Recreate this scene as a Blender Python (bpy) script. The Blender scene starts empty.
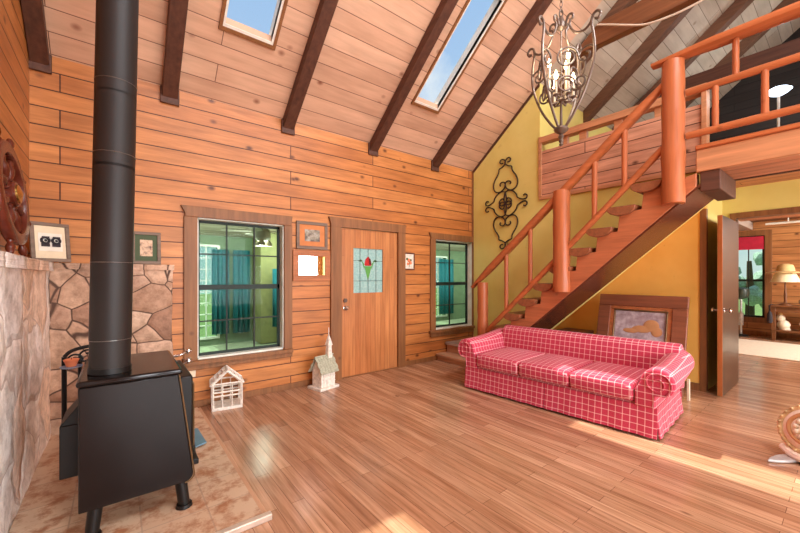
import bpy, bmesh, math, random
from mathutils import Vector, Matrix
random.seed(7)
PI = math.pi
scn = bpy.context.scene
COL = scn.collection

# ------------------------------------------------------------------ colour / nodes
def lin(c):
    return tuple(((x/255)/12.92 if x/255 <= .04045 else ((x/255+.055)/1.055)**2.4) for x in c) + (1.0,)

class NT:
    def __init__(s, name):
        s.m = bpy.data.materials.new(name); s.m.use_nodes = True
        s.t = s.m.node_tree; s.t.nodes.clear()
        s.out = s.t.nodes.new('ShaderNodeOutputMaterial')
    def n(s, typ, **kw):
        nd = s.t.nodes.new('ShaderNode'+typ)
        for k, v in kw.items():
            if hasattr(nd, k) and not k.startswith('i_'): setattr(nd, k, v)
        return nd
    def l(s, a, b): s.t.links.new(a, b)
    def val(s, sock, v):
        if hasattr(v, 'is_linked') or hasattr(v, 'links'): s.l(v, sock)
        else: sock.default_value = v
    def math(s, op, a, b=0.0, c=None):
        nd = s.n('Math', operation=op)
        s.val(nd.inputs[0], a); s.val(nd.inputs[1], b)
        if c is not None: s.val(nd.inputs[2], c)
        return nd.outputs[0]
    def mix(s, f, a, b, blend='MIX'):
        nd = s.n('Mix', data_type='RGBA', blend_type=blend)
        s.val(nd.inputs[0], f); s.val(nd.inputs[6], a); s.val(nd.inputs[7], b)
        return nd.outputs[2]
    def coords(s): 
        tc = s.n('TexCoord'); sp = s.n('SeparateXYZ'); s.l(tc.outputs['Object'], sp.inputs[0])
        return sp.outputs
    def vec(s, x, y, z=0.0):
        c = s.n('CombineXYZ'); s.val(c.inputs[0], x); s.val(c.inputs[1], y); s.val(c.inputs[2], z)
        return c.outputs[0]
    def noise(s, v, scale, detail=3, rough=.55):
        nd = s.n('TexNoise'); s.val(nd.inputs['Vector'], v)
        nd.inputs['Scale'].default_value = scale; nd.inputs['Detail'].default_value = detail; nd.inputs['Roughness'].default_value = rough
        return nd
    def ramp(s, f, stops):
        nd = s.n('ValToRGB'); cr = nd.color_ramp
        while len(cr.elements) < len(stops): cr.elements.new(.5)
        for e, (p, c) in zip(cr.elements, stops): e.position = p; e.color = c
        s.l(f, nd.inputs[0]); return nd.outputs[0]
    def pbsdf(s, col, rough=.5, metal=0, bump=None, bstr=.3, bdist=.01, spec=.5, **kw):
        p = s.n('BsdfPrincipled')
        s.val(p.inputs['Base Color'], col); s.val(p.inputs['Roughness'], rough); s.val(p.inputs['Metallic'], metal)
        p.inputs['Specular IOR Level'].default_value = spec
        for k, v in kw.items(): s.val(p.inputs[k.replace('_', ' ')], v)
        if bump is not None:
            b = s.n('Bump'); b.inputs['Strength'].default_value = bstr; b.inputs['Distance'].default_value = bdist
            s.l(bump, b.inputs['Height']); s.l(b.outputs[0], p.inputs['Normal'])
        s.l(p.outputs[0], s.out.inputs[0]); return p

M = {}
def plain(name, c, rough=.5, metal=0, spec=.5, var=.12, nscale=8, bstr=.0):
    t = NT(name); co = t.n('TexCoord').outputs['Object']
    nz = t.noise(co, nscale, 3).outputs[0]
    base = lin(c)
    lo = tuple(x*(1-var) for x in base[:3])+(1,); hi = tuple(min(1, x*(1+var)) for x in base[:3])+(1,)
    col = t.ramp(nz, [(.3, lo), (.7, hi)])
    t.pbsdf(col, rough, metal, bump=nz if bstr else None, bstr=bstr, spec=spec)
    M[name] = t.m; return t.m

def planks(name, along, across, row, length, c1, c2, gap, rough=.5, knots=.5, gapw=.006, grain=.35, bump=.5, spec=.4, slope=1.0, rnoise=0, gapk=1.0, knotc=(70, 30, 15)):
    """boards: along / across are axis indices of object space"""
    t = NT(name); o = t.coords()
    a = o[along]; b = t.math('MULTIPLY', o[across], slope) if slope != 1 else o[across]
    b = t.math('ADD', b, 20*row); a2 = t.math('ADD', a, 40.0)
    v = t.vec(a2, b)
    br = t.n('TexBrick'); t.l(v, br.inputs['Vector'])
    br.offset = .37; br.offset_frequency = 2; br.squash = 1; 
    br.inputs['Color1'].default_value = lin(c1); br.inputs['Color2'].default_value = lin(c2)
    br.inputs['Mortar'].default_value = lin(gap)
    br.inputs['Scale'].default_value = 1; br.inputs['Mortar Size'].default_value = gapw
    br.inputs['Mortar Smooth'].default_value = .3; br.inputs['Bias'].default_value = 0
    br.inputs['Brick Width'].default_value = length; br.inputs['Row Height'].default_value = row
    # grain stretched along the board, shifted row by row
    rowid = t.math('FLOOR', t.math('DIVIDE', b, row))
    sh = t.math('MULTIPLY', rowid, 3.17)
    gv = t.vec(t.math('ADD', t.math('MULTIPLY', a2, 1.1), sh), t.math('MULTIPLY', b, 16/row*.11))
    g = t.noise(gv, 1.6, 5, .62).outputs[0]
    gcol = t.ramp(g, [(.30, (1-grain, 1-grain*1.15, 1-grain*1.3, 1)), (.62, (1, 1, 1, 1)), (.8, (1.0, 1.0, 1.0, 1))])
    # blotchy tone along boards
    bl = t.noise(t.vec(t.math('ADD', t.math('MULTIPLY', a2, .9), sh), t.math('MULTIPLY', b, 2)), 1.2, 2).outputs[0]
    bcol = t.ramp(bl, [(.3, (.80, .76, .74, 1)), (.65, (1.06, 1.05, 1.04, 1))])
    # no grain multiplied over the gaps
    col = t.mix(1.0, br.outputs[0], gcol, 'MULTIPLY'); col = t.mix(1.0, col, bcol, 'MULTIPLY')
    if knots > 0:
        vo = t.n('TexVoronoi', feature='F1'); t.l(t.vec(t.math('ADD', t.math('MULTIPLY', a2, 3.8), sh), t.math('MULTIPLY', b, .9/row)), vo.inputs['Vector'])
        vo.inputs['Scale'].default_value = 1
        sp = t.n('SeparateColor'); t.l(vo.outputs['Color'], sp.inputs[0])
        gate = t.math('GREATER_THAN', sp.outputs[0], 1-knots*.62)
        k = t.ramp(vo.outputs['Distance'], [(.06, (1, 1, 1, 1)), (.19, (0, 0, 0, 1))])
        kf = t.math('MULTIPLY', t.math('MULTIPLY', k, gate), .85)
        col = t.mix(kf, col, lin(knotc))
    hgt = t.math('SUBTRACT', t.math('MULTIPLY', g, .15), br.outputs['Fac'])
    r = rough
    if rnoise:
        nn = t.noise(t.vec(a2, b), 2.5, 4).outputs[0]
        r = t.math('ADD', t.math('MULTIPLY', nn, rnoise), rough-rnoise/2)
    t.pbsdf(col, r, 0, bump=hgt, bstr=bump, bdist=.006, spec=spec)
    M[name] = t.m; return t.m

def grainwood(name, c, axis=2, rough=.45, dark=.35, spec=.4, fine=1.0):
    t = NT(name); o = t.coords()
    sc = [22.0*fine]*3; sc[axis] = 1.6
    v = t.vec(*[t.math('MULTIPLY', o[i], sc[i]) for i in range(3)])
    g = t.noise(v, 1.0, 4, .6).outputs[0]
    b = lin(c); d = tuple(x*(1-dark) for x in b[:3])+(1,); h = tuple(min(1, x*1.12) for x in b[:3])+(1,)
    col = t.ramp(g, [(.3, d), (.7, h)])
    tc = t.n('TexCoord').outputs['Object']
    vo = t.n('TexVoronoi', feature='F1'); t.l(tc, vo.inputs['Vector']); vo.inputs['Scale'].default_value = 3.0
    k = t.ramp(vo.outputs['Distance'], [(.03, (1, 1, 1, 1)), (.09, (0, 0, 0, 1))])
    col = t.mix(t.math('MULTIPLY', k, .55), col, tuple(x*.35 for x in b[:3])+(1,))
    t.pbsdf(col, rough, 0, bump=g, bstr=.12, bdist=.004, spec=spec)
    M[name] = t.m; return t.m

# ---- surfaces
planks('pine_wall', 0, 2, .158, 3.3, (210, 140, 78), (190, 118, 60), (84, 42, 20), rough=.42, knots=.62, gapw=.006)
planks('pine_wall_side', 1, 2, .158, 3.3, (210, 140, 78), (190, 118, 60), (84, 42, 20), rough=.42, knots=.62, gapw=.006)
planks('ceiling_boards', 0, 1, .19, 3.4, (228, 190, 160), (214, 172, 142), (118, 82, 64), rough=.55, knots=.35, gapw=.004, grain=.16, slope=1.28, knotc=(120, 62, 40))
planks('loft_boards_lit', 0, 1, .19, 3.4, (214, 202, 182), (198, 182, 160), (120, 102, 84), rough=.6, knots=.2, gapw=.004, grain=.14, slope=1.28, knotc=(140, 115, 90))  # ceiling boards whitened to show the neutral light over the loft
planks('oak_floor', 1, 0, .083, 1.15, (204, 162, 130), (174, 128, 98), (112, 78, 58), rough=.22, knots=.05, gapw=.0015, grain=.46, bump=.25, spec=.5, rnoise=.2)
planks('half_wall_boards', 1, 2, .155, 2.4, (222, 166, 136), (208, 150, 120), (92, 52, 34), rough=.5, knots=.4)
planks('soffit_boards', 1, 0, .17, 3.0, (214, 146, 108), (204, 136, 98), (140, 84, 56), rough=.5, knots=.25)
planks('far_wall_boards', 1, 2, .158, 2.6, (200, 140, 86), (182, 122, 72), (86, 50, 24), rough=.5, knots=.5)
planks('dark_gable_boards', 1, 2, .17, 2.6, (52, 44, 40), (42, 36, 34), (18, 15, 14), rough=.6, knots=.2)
planks('porch_ceiling_boards', 0, 1, .2, 3.0, (210, 200, 180), (196, 186, 166), (120, 110, 96), rough=.6, knots=0)
planks('door_boards', 2, 0, .085, 9.0, (206, 140, 86), (190, 120, 70), (140, 76, 36), rough=.35, knots=0, gapw=.0015, grain=.3)

grainwood('beam_dark', (92, 56, 40), 1, .6, .4)
grainwood('beam_mid', (112, 76, 54), 1, .6, .35)
grainwood('beam_brown', (126, 78, 46), 1, .6, .35)
grainwood('trim_brown', (138, 90, 52), 2, .5, .3)
grainwood('log_orange', (182, 102, 60), 2, .38, .25)
grainwood('log_orange_run', (184, 104, 60), 1, .36, .25)
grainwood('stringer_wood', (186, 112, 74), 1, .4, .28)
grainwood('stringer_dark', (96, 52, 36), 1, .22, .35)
grainwood('tread_wood', (150, 92, 60), 0, .42, .35)
grainwood('fascia_wood', (200, 140, 98), 1, .42, .25)
grainwood('wheel_wood', (104, 44, 28), 1, .25, .35)
grainwood('frame_walnut', (104, 58, 38), 1, .35, .35)
grainwood('frame_mahogany', (140, 86, 62), 1, .32, .3)
grainwood('frame_grey', (126, 104, 88), 0, .6, .3)
grainwood('frame_pine', (178, 108, 64), 0, .5, .3)
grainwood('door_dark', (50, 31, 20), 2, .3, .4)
grainwood('door_edge_lit', (176, 104, 56), 2, .4, .3)  # lit edge of the dark leaf, its light painted in as orange
grainwood('table_wood', (122, 76, 44), 1, .45, .35)
grainwood('step_grey', (172, 154, 142), 1, .45, .25)
grainwood('step_brown', (192, 148, 116), 1, .45, .3)
grainwood('handle_wood', (120, 74, 44), 2, .45, .3)

plain('white_paint', (232, 226, 212), .5)
plain('chipped_white', (226, 218, 206), .7, var=.22, nscale=30)
plain('green_grey_shingle', (168, 168, 146), .75, var=.2, nscale=30)
plain('stove_black', (22, 16, 15), .16, 0, .28, var=.18, nscale=5)
plain('stove_iron', (18, 15, 14), .42, 0, .3, var=.15, nscale=9)
plain('pipe_black', (34, 28, 26), .5, .0, .35, var=.1, nscale=3)
plain('seam_metal', (120, 116, 112), .3, .8)
plain('wrought_iron', (62, 48, 42), .5, .5, .5)
plain('black_iron', (30, 28, 28), .45, .4)
plain('pewter', (112, 98, 88), .36, .6, .5, var=.15, nscale=14)
plain('chrome', (205, 205, 205), .12, 1.0)
plain('brass', (190, 150, 80), .25, .9)
plain('gold_line', (120, 96, 66), .35, .7)
plain('ivory', (236, 226, 200), .5)
plain('candle_orange', (226, 130, 88), .5)
plain('glass_dish', (150, 165, 190), .15, 0, .6)
plain('tool_blue', (96, 132, 150), .3, .2)
plain('plate_cream', (226, 208, 180), .4)
plain('muntin_dark', (26, 32, 24), .6)
plain('sash_white', (226, 228, 216), .5)
plain('sash_green', (14, 34, 27), .6)
plain('porch_green', (104, 124, 92), .7)
plain('porch_olive', (134, 134, 84), .7)
plain('teal_cloth', (20, 104, 112), .8)
plain('porch_floor', (150, 160, 130), .6)
plain('white_rug', (226, 214, 192), .9, var=.08, nscale=30)
plain('red_cloth', (190, 30, 60), .8)
plain('straw', (214, 186, 128), .8, var=.15, nscale=40)
plain('shade_cream', (236, 222, 186), .7)
plain('ceramic_white', (226, 214, 192), .35, var=.12, nscale=20)
plain('mug_brown', (96, 70, 56), .4)
plain('green_dark', (36, 48, 34), .4)
plain('gilt', (206, 182, 136), .38, .3, var=.3, nscale=22)
plain('gilt_white', (240, 232, 216), .4, .1, var=.15, nscale=26)
plain('silver_leaf', (190, 188, 186), .35, .35, var=.2, nscale=18)
plain('copper_tone', (196, 146, 100), .4, .1)
plain('mat_cream', (226, 206, 174), .8)
plain('mat_green', (72, 84, 58), .8)
plain('mat_orange', (200, 124, 72), .8)
plain('mat_white', (232, 222, 206), .8)
plain('ink_dark', (44, 38, 44), .8)
plain('cord_cream', (222, 206, 186), .6)
plain('leaf_green', (160, 182, 168), .8, var=.35, nscale=20)
plain('trunk_brown', (90, 70, 52), .9)
plain('roof_dark', (70, 62, 58), .8)
plain('lawn', (104, 124, 70), .9, var=.3)
plain('lead', (50, 56, 60), .5, .4)
plain('glass_red', (176, 24, 30), .25)
plain('glass_darkred', (96, 14, 24), .25)
plain('glass_green', (88, 160, 74), .25)
plain('glass_olive', (62, 100, 60), .25)
plain('edge_metal', (206, 188, 172), .3, .3)
plain('fan_white', (222, 218, 206), .4)

def M_plaster(name, ca, cb, cc):
    t = NT(name); co = t.n('TexCoord').outputs['Object']
    n1 = t.noise(co, 1.1, 4, .6).outputs[0]; n2 = t.noise(co, 5.5, 5, .7).outputs[0]
    c = t.ramp(n1, [(.32, lin(ca)), (.68, lin(cb))])
    st = t.ramp(n2, [(.63, (0, 0, 0, 1)), (.75, (1, 1, 1, 1))])
    c = t.mix(t.math('MULTIPLY', st, .5), c, lin(cc))
    t.pbsdf(c, .7, 0, bump=n2, bstr=.15, bdist=.004, spec=.3); M[name] = t.m
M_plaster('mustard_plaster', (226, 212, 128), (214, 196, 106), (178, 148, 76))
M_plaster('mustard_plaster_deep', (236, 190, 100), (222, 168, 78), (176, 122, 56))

def M_stone(name, scale, cols, mortar, contrast=1.0, mw=.045, wobble=.22, bump=1.0):
    t = NT(name); co = t.n('TexCoord').outputs['Object']
    wob = t.noise(co, 2.2, 2)
    vm = t.n('VectorMath', operation='MULTIPLY_ADD'); t.l(wob.outputs['Color'], vm.inputs[0]); vm.inputs[1].default_value = (wobble,)*3; t.l(co, vm.inputs[2])
    v1 = t.n('TexVoronoi', feature='F1'); v2 = t.n('TexVoronoi', feature='DISTANCE_TO_EDGE')
    for v in (v1, v2):
        t.l(vm.outputs[0], v.inputs['Vector']); v.inputs['Scale'].default_value = scale; v.inputs['Randomness'].default_value = .95
    sp = t.n('SeparateColor'); t.l(v1.outputs['Color'], sp.inputs[0])
    c = t.ramp(sp.outputs[0], [(i/(len(cols)-1), lin(x)) for i, x in enumerate(cols)])
    n = t.noise(co, 14, 6, .7).outputs[0]; n2 = t.noise(co, 4, 4, .65).outputs[0]
    tone = t.ramp(n, [(.34, (.5, .44, .40, 1)), (.58, (1.08, 1.08, 1.08, 1))])
    c = t.mix(contrast*.8, c, tone, 'MULTIPLY')
    tone2 = t.ramp(n2, [(.36, (.70, .62, .56, 1)), (.58, (1.15, 1.13, 1.12, 1))])
    c = t.mix(contrast*.8, c, tone2, 'MULTIPLY')
    edge = t.ramp(v2.outputs['Distance'], [(mw*.35, (1, 1, 1, 1)), (mw, (0, 0, 0, 1))])
    c = t.mix(edge, c, lin(mortar))
    h = t.math('ADD', t.math('MULTIPLY', t.math('MINIMUM', v2.outputs['Distance'], .12), 6), t.math('MULTIPLY', n, .5))
    t.pbsdf(c, .7, 0, bump=h, bstr=bump, bdist=.02, spec=.3); M[name] = t.m
M_stone('flagstone', 4.2, [(160, 122, 98), (190, 154, 128), (204, 172, 148), (150, 112, 90), (210, 180, 156)], (84, 60, 48), contrast=.8, mw=.028, wobble=.10, bump=.7)
M_stone('fieldstone_lit', 2.2, [(236, 216, 204), (246, 238, 230), (232, 222, 216), (236, 204, 180), (226, 216, 210)], (196, 172, 160), contrast=.75, mw=.014, wobble=.34, bump=1.0)  # stone lightened to carry the glare of light from the right

def M_tile():
    t = NT('hearth_tile'); o = t.coords()
    v = t.vec(t.math('ADD', o[0], 10.13), t.math('ADD', o[1], 10.07))
    br = t.n('TexBrick'); t.l(v, br.inputs['Vector']); br.offset = 0
    br.inputs['Color1'].default_value = lin((206, 178, 150)); br.inputs['Color2'].default_value = lin((194, 162, 134)); br.inputs['Mortar'].default_value = lin((176, 150, 128))
    br.inputs['Scale'].default_value = 1; br.inputs['Mortar Size'].default_value = .004; br.inputs['Brick Width'].default_value = .31; br.inputs['Row Height'].default_value = .31
    n = t.noise(v, 9, 6, .7).outputs[0]
    st = t.ramp(n, [(.47, (0, 0, 0, 1)), (.62, (1, 1, 1, 1))])
    c = t.mix(t.math('MULTIPLY', st, .85), br.outputs[0], lin((150, 88, 48)))
    t.pbsdf(c, .32, 0, bump=br.outputs['Fac'], bstr=-.2, bdist=.003, spec=.5); M['hearth_tile'] = t.m
M_tile()

def M_plaid(name, s=.057, w=.06):
    t = NT(name); o = t.coords()
    g = t.n('NewGeometry'); sp = t.n('SeparateXYZ'); t.l(g.outputs['Normal'], sp.inputs[0])
    tot = None
    for i in range(3):
        fr = t.math('FRACT', t.math('ADD', t.math('DIVIDE', o[i], s), 50.23 + .2*i))
        d = t.math('ABSOLUTE', t.math('SUBTRACT', fr, .5))
        ln = t.ramp(d, [(w*.75, (1, 1, 1, 1)), (w*1.25, (0, 0, 0, 1))])
        k = t.math('LESS_THAN', t.math('ABSOLUTE', sp.outputs[i]), .86)
        ln = t.math('MULTIPLY', ln, k)
        tot = ln if tot is None else t.math('ADD', tot, ln)
    f = t.math('MINIMUM', t.math('MULTIPLY', tot, .56), 1.0)
    nz = t.noise(t.n('TexCoord').outputs['Object'], 260, 2).outputs[0]
    base = t.ramp(nz, [(.35, lin((176, 44, 70))), (.65, lin((196, 64, 90)))])
    c = t.mix(f, base, lin((236, 196, 196)))
    t.pbsdf(c, .75, 0, bump=nz, bstr=.12, bdist=.002, spec=.25, Sheen_Weight=.15); M[name] = t.m
M_plaid('red_plaid')

def M_glass(name, tint=(235, 245, 238), gl=.08):
    t = NT(name)
    a = t.n('BsdfTransparent'); a.inputs[0].default_value = lin(tint)
    b = t.n('BsdfGlossy'); b.inputs['Roughness'].default_value = .02
    lw = t.n('LayerWeight'); lw.inputs[0].default_value = .25
    f = t.math('MULTIPLY', lw.outputs['Fresnel'], 1.0)
    f = t.math('ADD', t.math('MULTIPLY', f, .035), gl*.03)
    mx = t.n('MixShader'); t.l(f, mx.inputs[0]); t.l(a.outputs[0], mx.inputs[1]); t.l(b.outputs[0], mx.inputs[2])
    t.l(mx.outputs[0], t.out.inputs[0]); M[name] = t.m
M_glass('window_glass', (234, 246, 238)); M_glass('lantern_glass', (251, 252, 252), .05); M_glass('skylight_glass', (245, 250, 252), .02)

def M_art_glass():
    t = NT('art_glass'); co = t.n('TexCoord').outputs['Object']
    n = t.noise(co, 40, 4, .7).outputs[0]
    c = t.ramp(n, [(.35, lin((160, 208, 206))), (.65, lin((206, 232, 226)))])
    d = t.n('BsdfDiffuse'); tr = t.n('BsdfTranslucent'); t.l(c, d.inputs[0]); t.l(c, tr.inputs[0])
    mx = t.n('MixShader'); mx.inputs[0].default_value = .4; t.l(d.outputs[0], mx.inputs[1]); t.l(tr.outputs[0], mx.inputs[2])
    t.l(mx.outputs[0], t.out.inputs[0]); M['art_glass'] = t.m
M_art_glass()
def M_mirror():
    t = NT('mirror_silver'); t.pbsdf(lin((225, 228, 226)), .02, 1.0); M['mirror_silver'] = t.m
M_mirror()
def M_emit(name, c, s):
    t = NT(name); e = t.n('Emission'); e.inputs[0].default_value = lin(c); e.inputs[1].default_value = s
    t.l(e.outputs[0], t.out.inputs[0]); M[name] = t.m
M_emit('bulb_glow', (255, 222, 170), 16); M_emit('lamp_glow', (225, 238, 255), 5)
def M_picture(name, stops, scale=14, band=None):
    t = NT(name); co = t.n('TexCoord').outputs['Object']
    n = t.noise(co, scale, 3, .6).outputs[0]
    c = t.ramp(n, [(p, lin(x)) for p, x in stops]); t.pbsdf(c, .5); M[name] = t.m
M_picture('print_landscape', [(.3, (60, 52, 50)), (.45, (110, 96, 84)), (.55, (150, 140, 120)), (.7, (180, 176, 170))])
M_picture('print_sketch', [(.35, (96, 66, 56)), (.5, (196, 160, 128)), (.7, (214, 182, 150))], 26)
M_picture('print_sea', [(.3, (146, 126, 130)), (.5, (172, 158, 164)), (.7, (206, 198, 202))], 12)
M_picture('print_flower', [(.4, (206, 190, 170)), (.55, (226, 214, 196))], 30)

# ------------------------------------------------------------------ mesh helpers
class MB:
    def __init__(s): s.b = bmesh.new()
    def quad(s, *p):
        s.b.faces.new([s.b.verts.new(q) for q in p]); return s
    def poly(s, pts): return s.quad(*pts)
    def hexa(s, p):   # 8 pts: bottom 4 (ccw), top 4
        v = [s.b.verts.new(q) for q in p]
        for f in ((3, 2, 1, 0), (4, 5, 6, 7), (0, 1, 5, 4), (1, 2, 6, 5), (2, 3, 7, 6), (3, 0, 4, 7)): s.b.faces.new([v[i] for i in f])
        return s
    def box(s, a, b):
        x0, x1 = sorted((a[0], b[0])); y0, y1 = sorted((a[1], b[1])); z0, z1 = sorted((a[2], b[2]))
        return s.hexa([(x0, y0, z0), (x1, y0, z0), (x1, y1, z0), (x0, y1, z0), (x0, y0, z1), (x1, y0, z1), (x1, y1, z1), (x0, y1, z1)])
    def cbox(s, c, d, m=None):
        h = [Vector((sx*d[0]/2, sy*d[1]/2, sz*d[2]/2)) for sz in (-1, 1) for sx, sy in ((-1, -1), (1, -1), (1, 1), (-1, 1))]
        return s.hexa([Vector(c) + (m @ q if m else q) for q in h])
    def prism(s, pts, off):
        off = Vector(off); n = len(pts)
        a = [s.b.verts.new(Vector(p)) for p in pts]; c = [s.b.verts.new(Vector(p)+off) for p in pts]
        s.b.faces.new(a[::-1]); s.b.faces.new(c)
        for i in range(n): s.b.faces.new((a[i], a[(i+1) % n], c[(i+1) % n], c[i]))
        return s
    def tube(s, pts, r, seg=8, closed=False, cap=True, flat=None):
        pts = [Vector(p) for p in pts]; n = len(pts)
        rs = r if isinstance(r, (list, tuple)) else [r]*n
        rings = []; prev = None
        for i, p in enumerate(pts):
            if closed: t = pts[(i+1) % n]-pts[i-1]
            else: t = pts[min(i+1, n-1)]-pts[max(i-1, 0)]
            t.normalize()
            if prev is None:
                up = Vector((0, 0, 1)) if abs(t.z) < .9 else Vector((1, 0, 0))
                u = t.cross(up).normalized()
            else:
                u = prev-t*prev.dot(t)
                u = u.normalized() if u.length > 1e-6 else t.orthogonal().normalized()
            prev = u; w = t.cross(u)
            rings.append([s.b.verts.new(p+(u*math.cos(2*PI*k/seg)+w*math.sin(2*PI*k/seg))*rs[i]) for k in range(seg)])
        m = n if closed else n-1
        for i in range(m):
            A, B = rings[i], rings[(i+1) % n]
            for k in range(seg): s.b.faces.new((A[k], A[(k+1) % seg], B[(k+1) % seg], B[k]))
        if cap and not closed: s.b.faces.new(rings[0][::-1]); s.b.faces.new(rings[-1])
        return s
    def cyl(s, a, b, r0, r1=None, seg=16):
        return s.tube([a, b], [r0, r0 if r1 is None else r1], seg)
    def lathe(s, prof, c, axis=(0, 0, 1), seg=20):
        c = Vector(c); ax = Vector(axis).normalized(); u = ax.orthogonal().normalized(); w = ax.cross(u)
        rings = []
        for r, z in prof:
            r = max(r, 1e-4)
            rings.append([s.b.verts.new(c+ax*z+(u*math.cos(2*PI*k/seg)+w*math.sin(2*PI*k/seg))*r) for k in range(seg)])
        for A, B in zip(rings, rings[1:]):
            for k in range(seg): s.b.faces.new((A[k], A[(k+1) % seg], B[(k+1) % seg], B[k]))
        s.b.faces.new(rings[0][::-1]); s.b.faces.new(rings[-1]); return s
    def ball(s, c, r, sc=(1, 1, 1), seg=12):
        m = Matrix.Translation(Vector(c)) @ Matrix.Diagonal((r*sc[0], r*sc[1], r*sc[2], 1))
        bmesh.ops.create_uvsphere(s.b, u_segments=seg, v_segments=max(6, seg//2+2), radius=1, matrix=m); return s
    def ico(s, c, r, sub=2, jit=0):
        g = bmesh.ops.create_icosphere(s.b, subdivisions=sub, radius=r, matrix=Matrix.Translation(Vector(c)))
        if jit:
            for v in g['verts']: v.co += Vector((random.uniform(-1, 1), random.uniform(-1, 1), random.uniform(-1, 1)))*jit*r
        return s
    def ring(s, c, R, r, axis=(0, 0, 1), seg=28, ms=8):
        c = Vector(c); ax = Vector(axis).normalized(); u = ax.orthogonal().normalized(); w = ax.cross(u)
        return s.tube([c+(u*math.cos(2*PI*k/seg)+w*math.sin(2*PI*k/seg))*R for k in range(seg)], r, ms, closed=True)
    def build(s, name, mat, parent=None, bevel=0, smooth=None, segs=2, subsurf=0):
        if parent is not None:
            L = Vector(parent['_loc'])
            bmesh.ops.translate(s.b, verts=s.b.verts, vec=-L)
        bmesh.ops.recalc_face_normals(s.b, faces=s.b.faces)
        me = bpy.data.meshes.new(name); s.b.to_mesh(me); s.b.free()
        me.materials.append(M[mat] if isinstance(mat, str) else mat)
        o = bpy.data.objects.new(name, me); COL.objects.link(o)
        if parent is not None:
            o.parent = parent; o['_loc'] = parent['_loc']
        else: o['_loc'] = (0.0, 0.0, 0.0)
        if bevel:
            md = o.modifiers.new('bevel', 'BEVEL'); md.width = bevel; md.segments = segs; md.limit_method = 'ANGLE'; md.angle_limit = math.radians(35)
        if subsurf:
            md = o.modifiers.new('sub', 'SUBSURF'); md.levels = subsurf; md.render_levels = subsurf
        if smooth is None: smooth = 35
        if smooth:
            for p in me.polygons: p.use_smooth = True
            me.set_sharp_from_angle(angle=math.radians(smooth if not subsurf else 180))
        return o

def tag(o, label=None, cat=None, group=None, kind=None):
    if label: o['label'] = label
    if cat: o['category'] = cat
    if group: o['group'] = group
    if kind: o['kind'] = kind
    return o
def thing(name, loc, label, cat, group=None, kind=None):
    o = bpy.data.objects.new(name, None); COL.objects.link(o)
    o.location = loc; o['_loc'] = tuple(float(x) for x in loc); o.empty_display_size = .1
    return tag(o, label, cat, group, kind)
def struct(name, mb, mat, label=None, **kw):
    o = mb.build(name, mat, None, **kw); o['kind'] = 'structure'
    if label: o['label'] = label; o['category'] = name.split('_')[0]
    return o
def sthing(name, loc, label, cat): return thing(name, loc, label, cat, None, 'structure')
def kids(o): return [c for c in COL.objects if c.parent == o]
def copy_tree(o, loc=None, label=None, parent=None):
    c = o.copy(); COL.objects.link(c)
    if parent is not None: c.parent = parent
    if loc is not None: c.location = loc
    if label: c['label'] = label
    for ch in kids(o): copy_tree(ch, None, None, c)
    return c
def spline(pts, k=6, closed=False):
    P = [Vector(p) for p in pts]; n = len(P); out = []
    rng = range(n if closed else n-1)
    for i in rng:
        if closed: a, b, c, d = P[i-1], P[i], P[(i+1) % n], P[(i+2) % n]
        else: a, b, c, d = P[max(i-1, 0)], P[i], P[i+1], P[min(i+2, n-1)]
        for j in range(k):
            t = j/k
            out.append(.5*((2*b)+(c-a)*t+(2*a-5*b+4*c-d)*t*t+(3*b-a-3*c+d)*t**3))
    if not closed: out.append(P[-1])
    return out

# ------------------------------------------------------------------ dimensions (metres)
D = 4.317          # back wall
XL = -.589         # left wall
XR = 5.09          # right wall plane
CZ0, CS = 3.30, .8 # ceiling height at back wall, slope
RIDGE = -.3; YB = -4.6; XE = 10.4
def cz(y): return CZ0+CS*(D-y) if y >= RIDGE else CZ0+CS*(D-RIDGE)-CS*(RIDGE-y)
ZR = cz(RIDGE)
XF = 11.9          # far room wall
LZ = 2.60          # loft floor top

# ------------------------------------------------------------------ setting
# floor
m = MB(); m.box((XL-.1, YB-.1, -.12), (XF+.1, D+.02, 0)); struct('floor', m, 'oak_floor', smooth=0)
# back wall with three openings
OPEN = [(.660, 1.590, .50, 2.012), (2.375, 3.345, -.01, 2.06), (4.135, 5.075, .50, 2.005)]
m = MB(); T = .16
xs = XL-.1
m.box((XL-.1, D, 0), (OPEN[0][0], D+T, CZ0+.02))
m.box((OPEN[0][1], D, 0), (OPEN[1][0], D+T, CZ0+.02))
m.box((OPEN[1][1], D, 0), (OPEN[2][0], D+T, CZ0+.02))
m.box((OPEN[2][1], D, 0), (XE, D+T, CZ0+.02))
for a, b, z0, z1 in OPEN:
    m.box((a, D, z1), (b, D+T, CZ0+.02))
    if z0 > 0: m.box((a, D, 0), (b, D+T, z0))
struct('wall_back', m, 'pine_wall', smooth=0)
# left wall
m = MB(); m.prism([(XL, D, 0), (XL, D, CZ0), (XL, RIDGE, ZR), (XL, YB, cz(YB)), (XL, YB, 0)], (-.12, 0, 0))
struct('wall_left', m, 'pine_wall_side', smooth=0)
# rear wall with window openings (behind the photographer)
RW = [(.2, 3.6, .5, 2.9), (5.0, 6.2, .7, 2.2)]
m = MB()
m.box((XL-.1, YB-.15, 0), (RW[0][0], YB, 3.7)); m.box((RW[0][1], YB-.15, 0), (RW[1][0], YB, 3.7)); m.box((RW[1][1], YB-.15, 0), (XF, YB, 3.7))
for a, b, z0, z1 in RW:
    m.box((a, YB-.15, 0), (b, YB, z0)); m.box((a, YB-.15, z1), (b, YB, 3.7))
struct('wall_rear', m, 'pine_wall', smooth=0)
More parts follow.
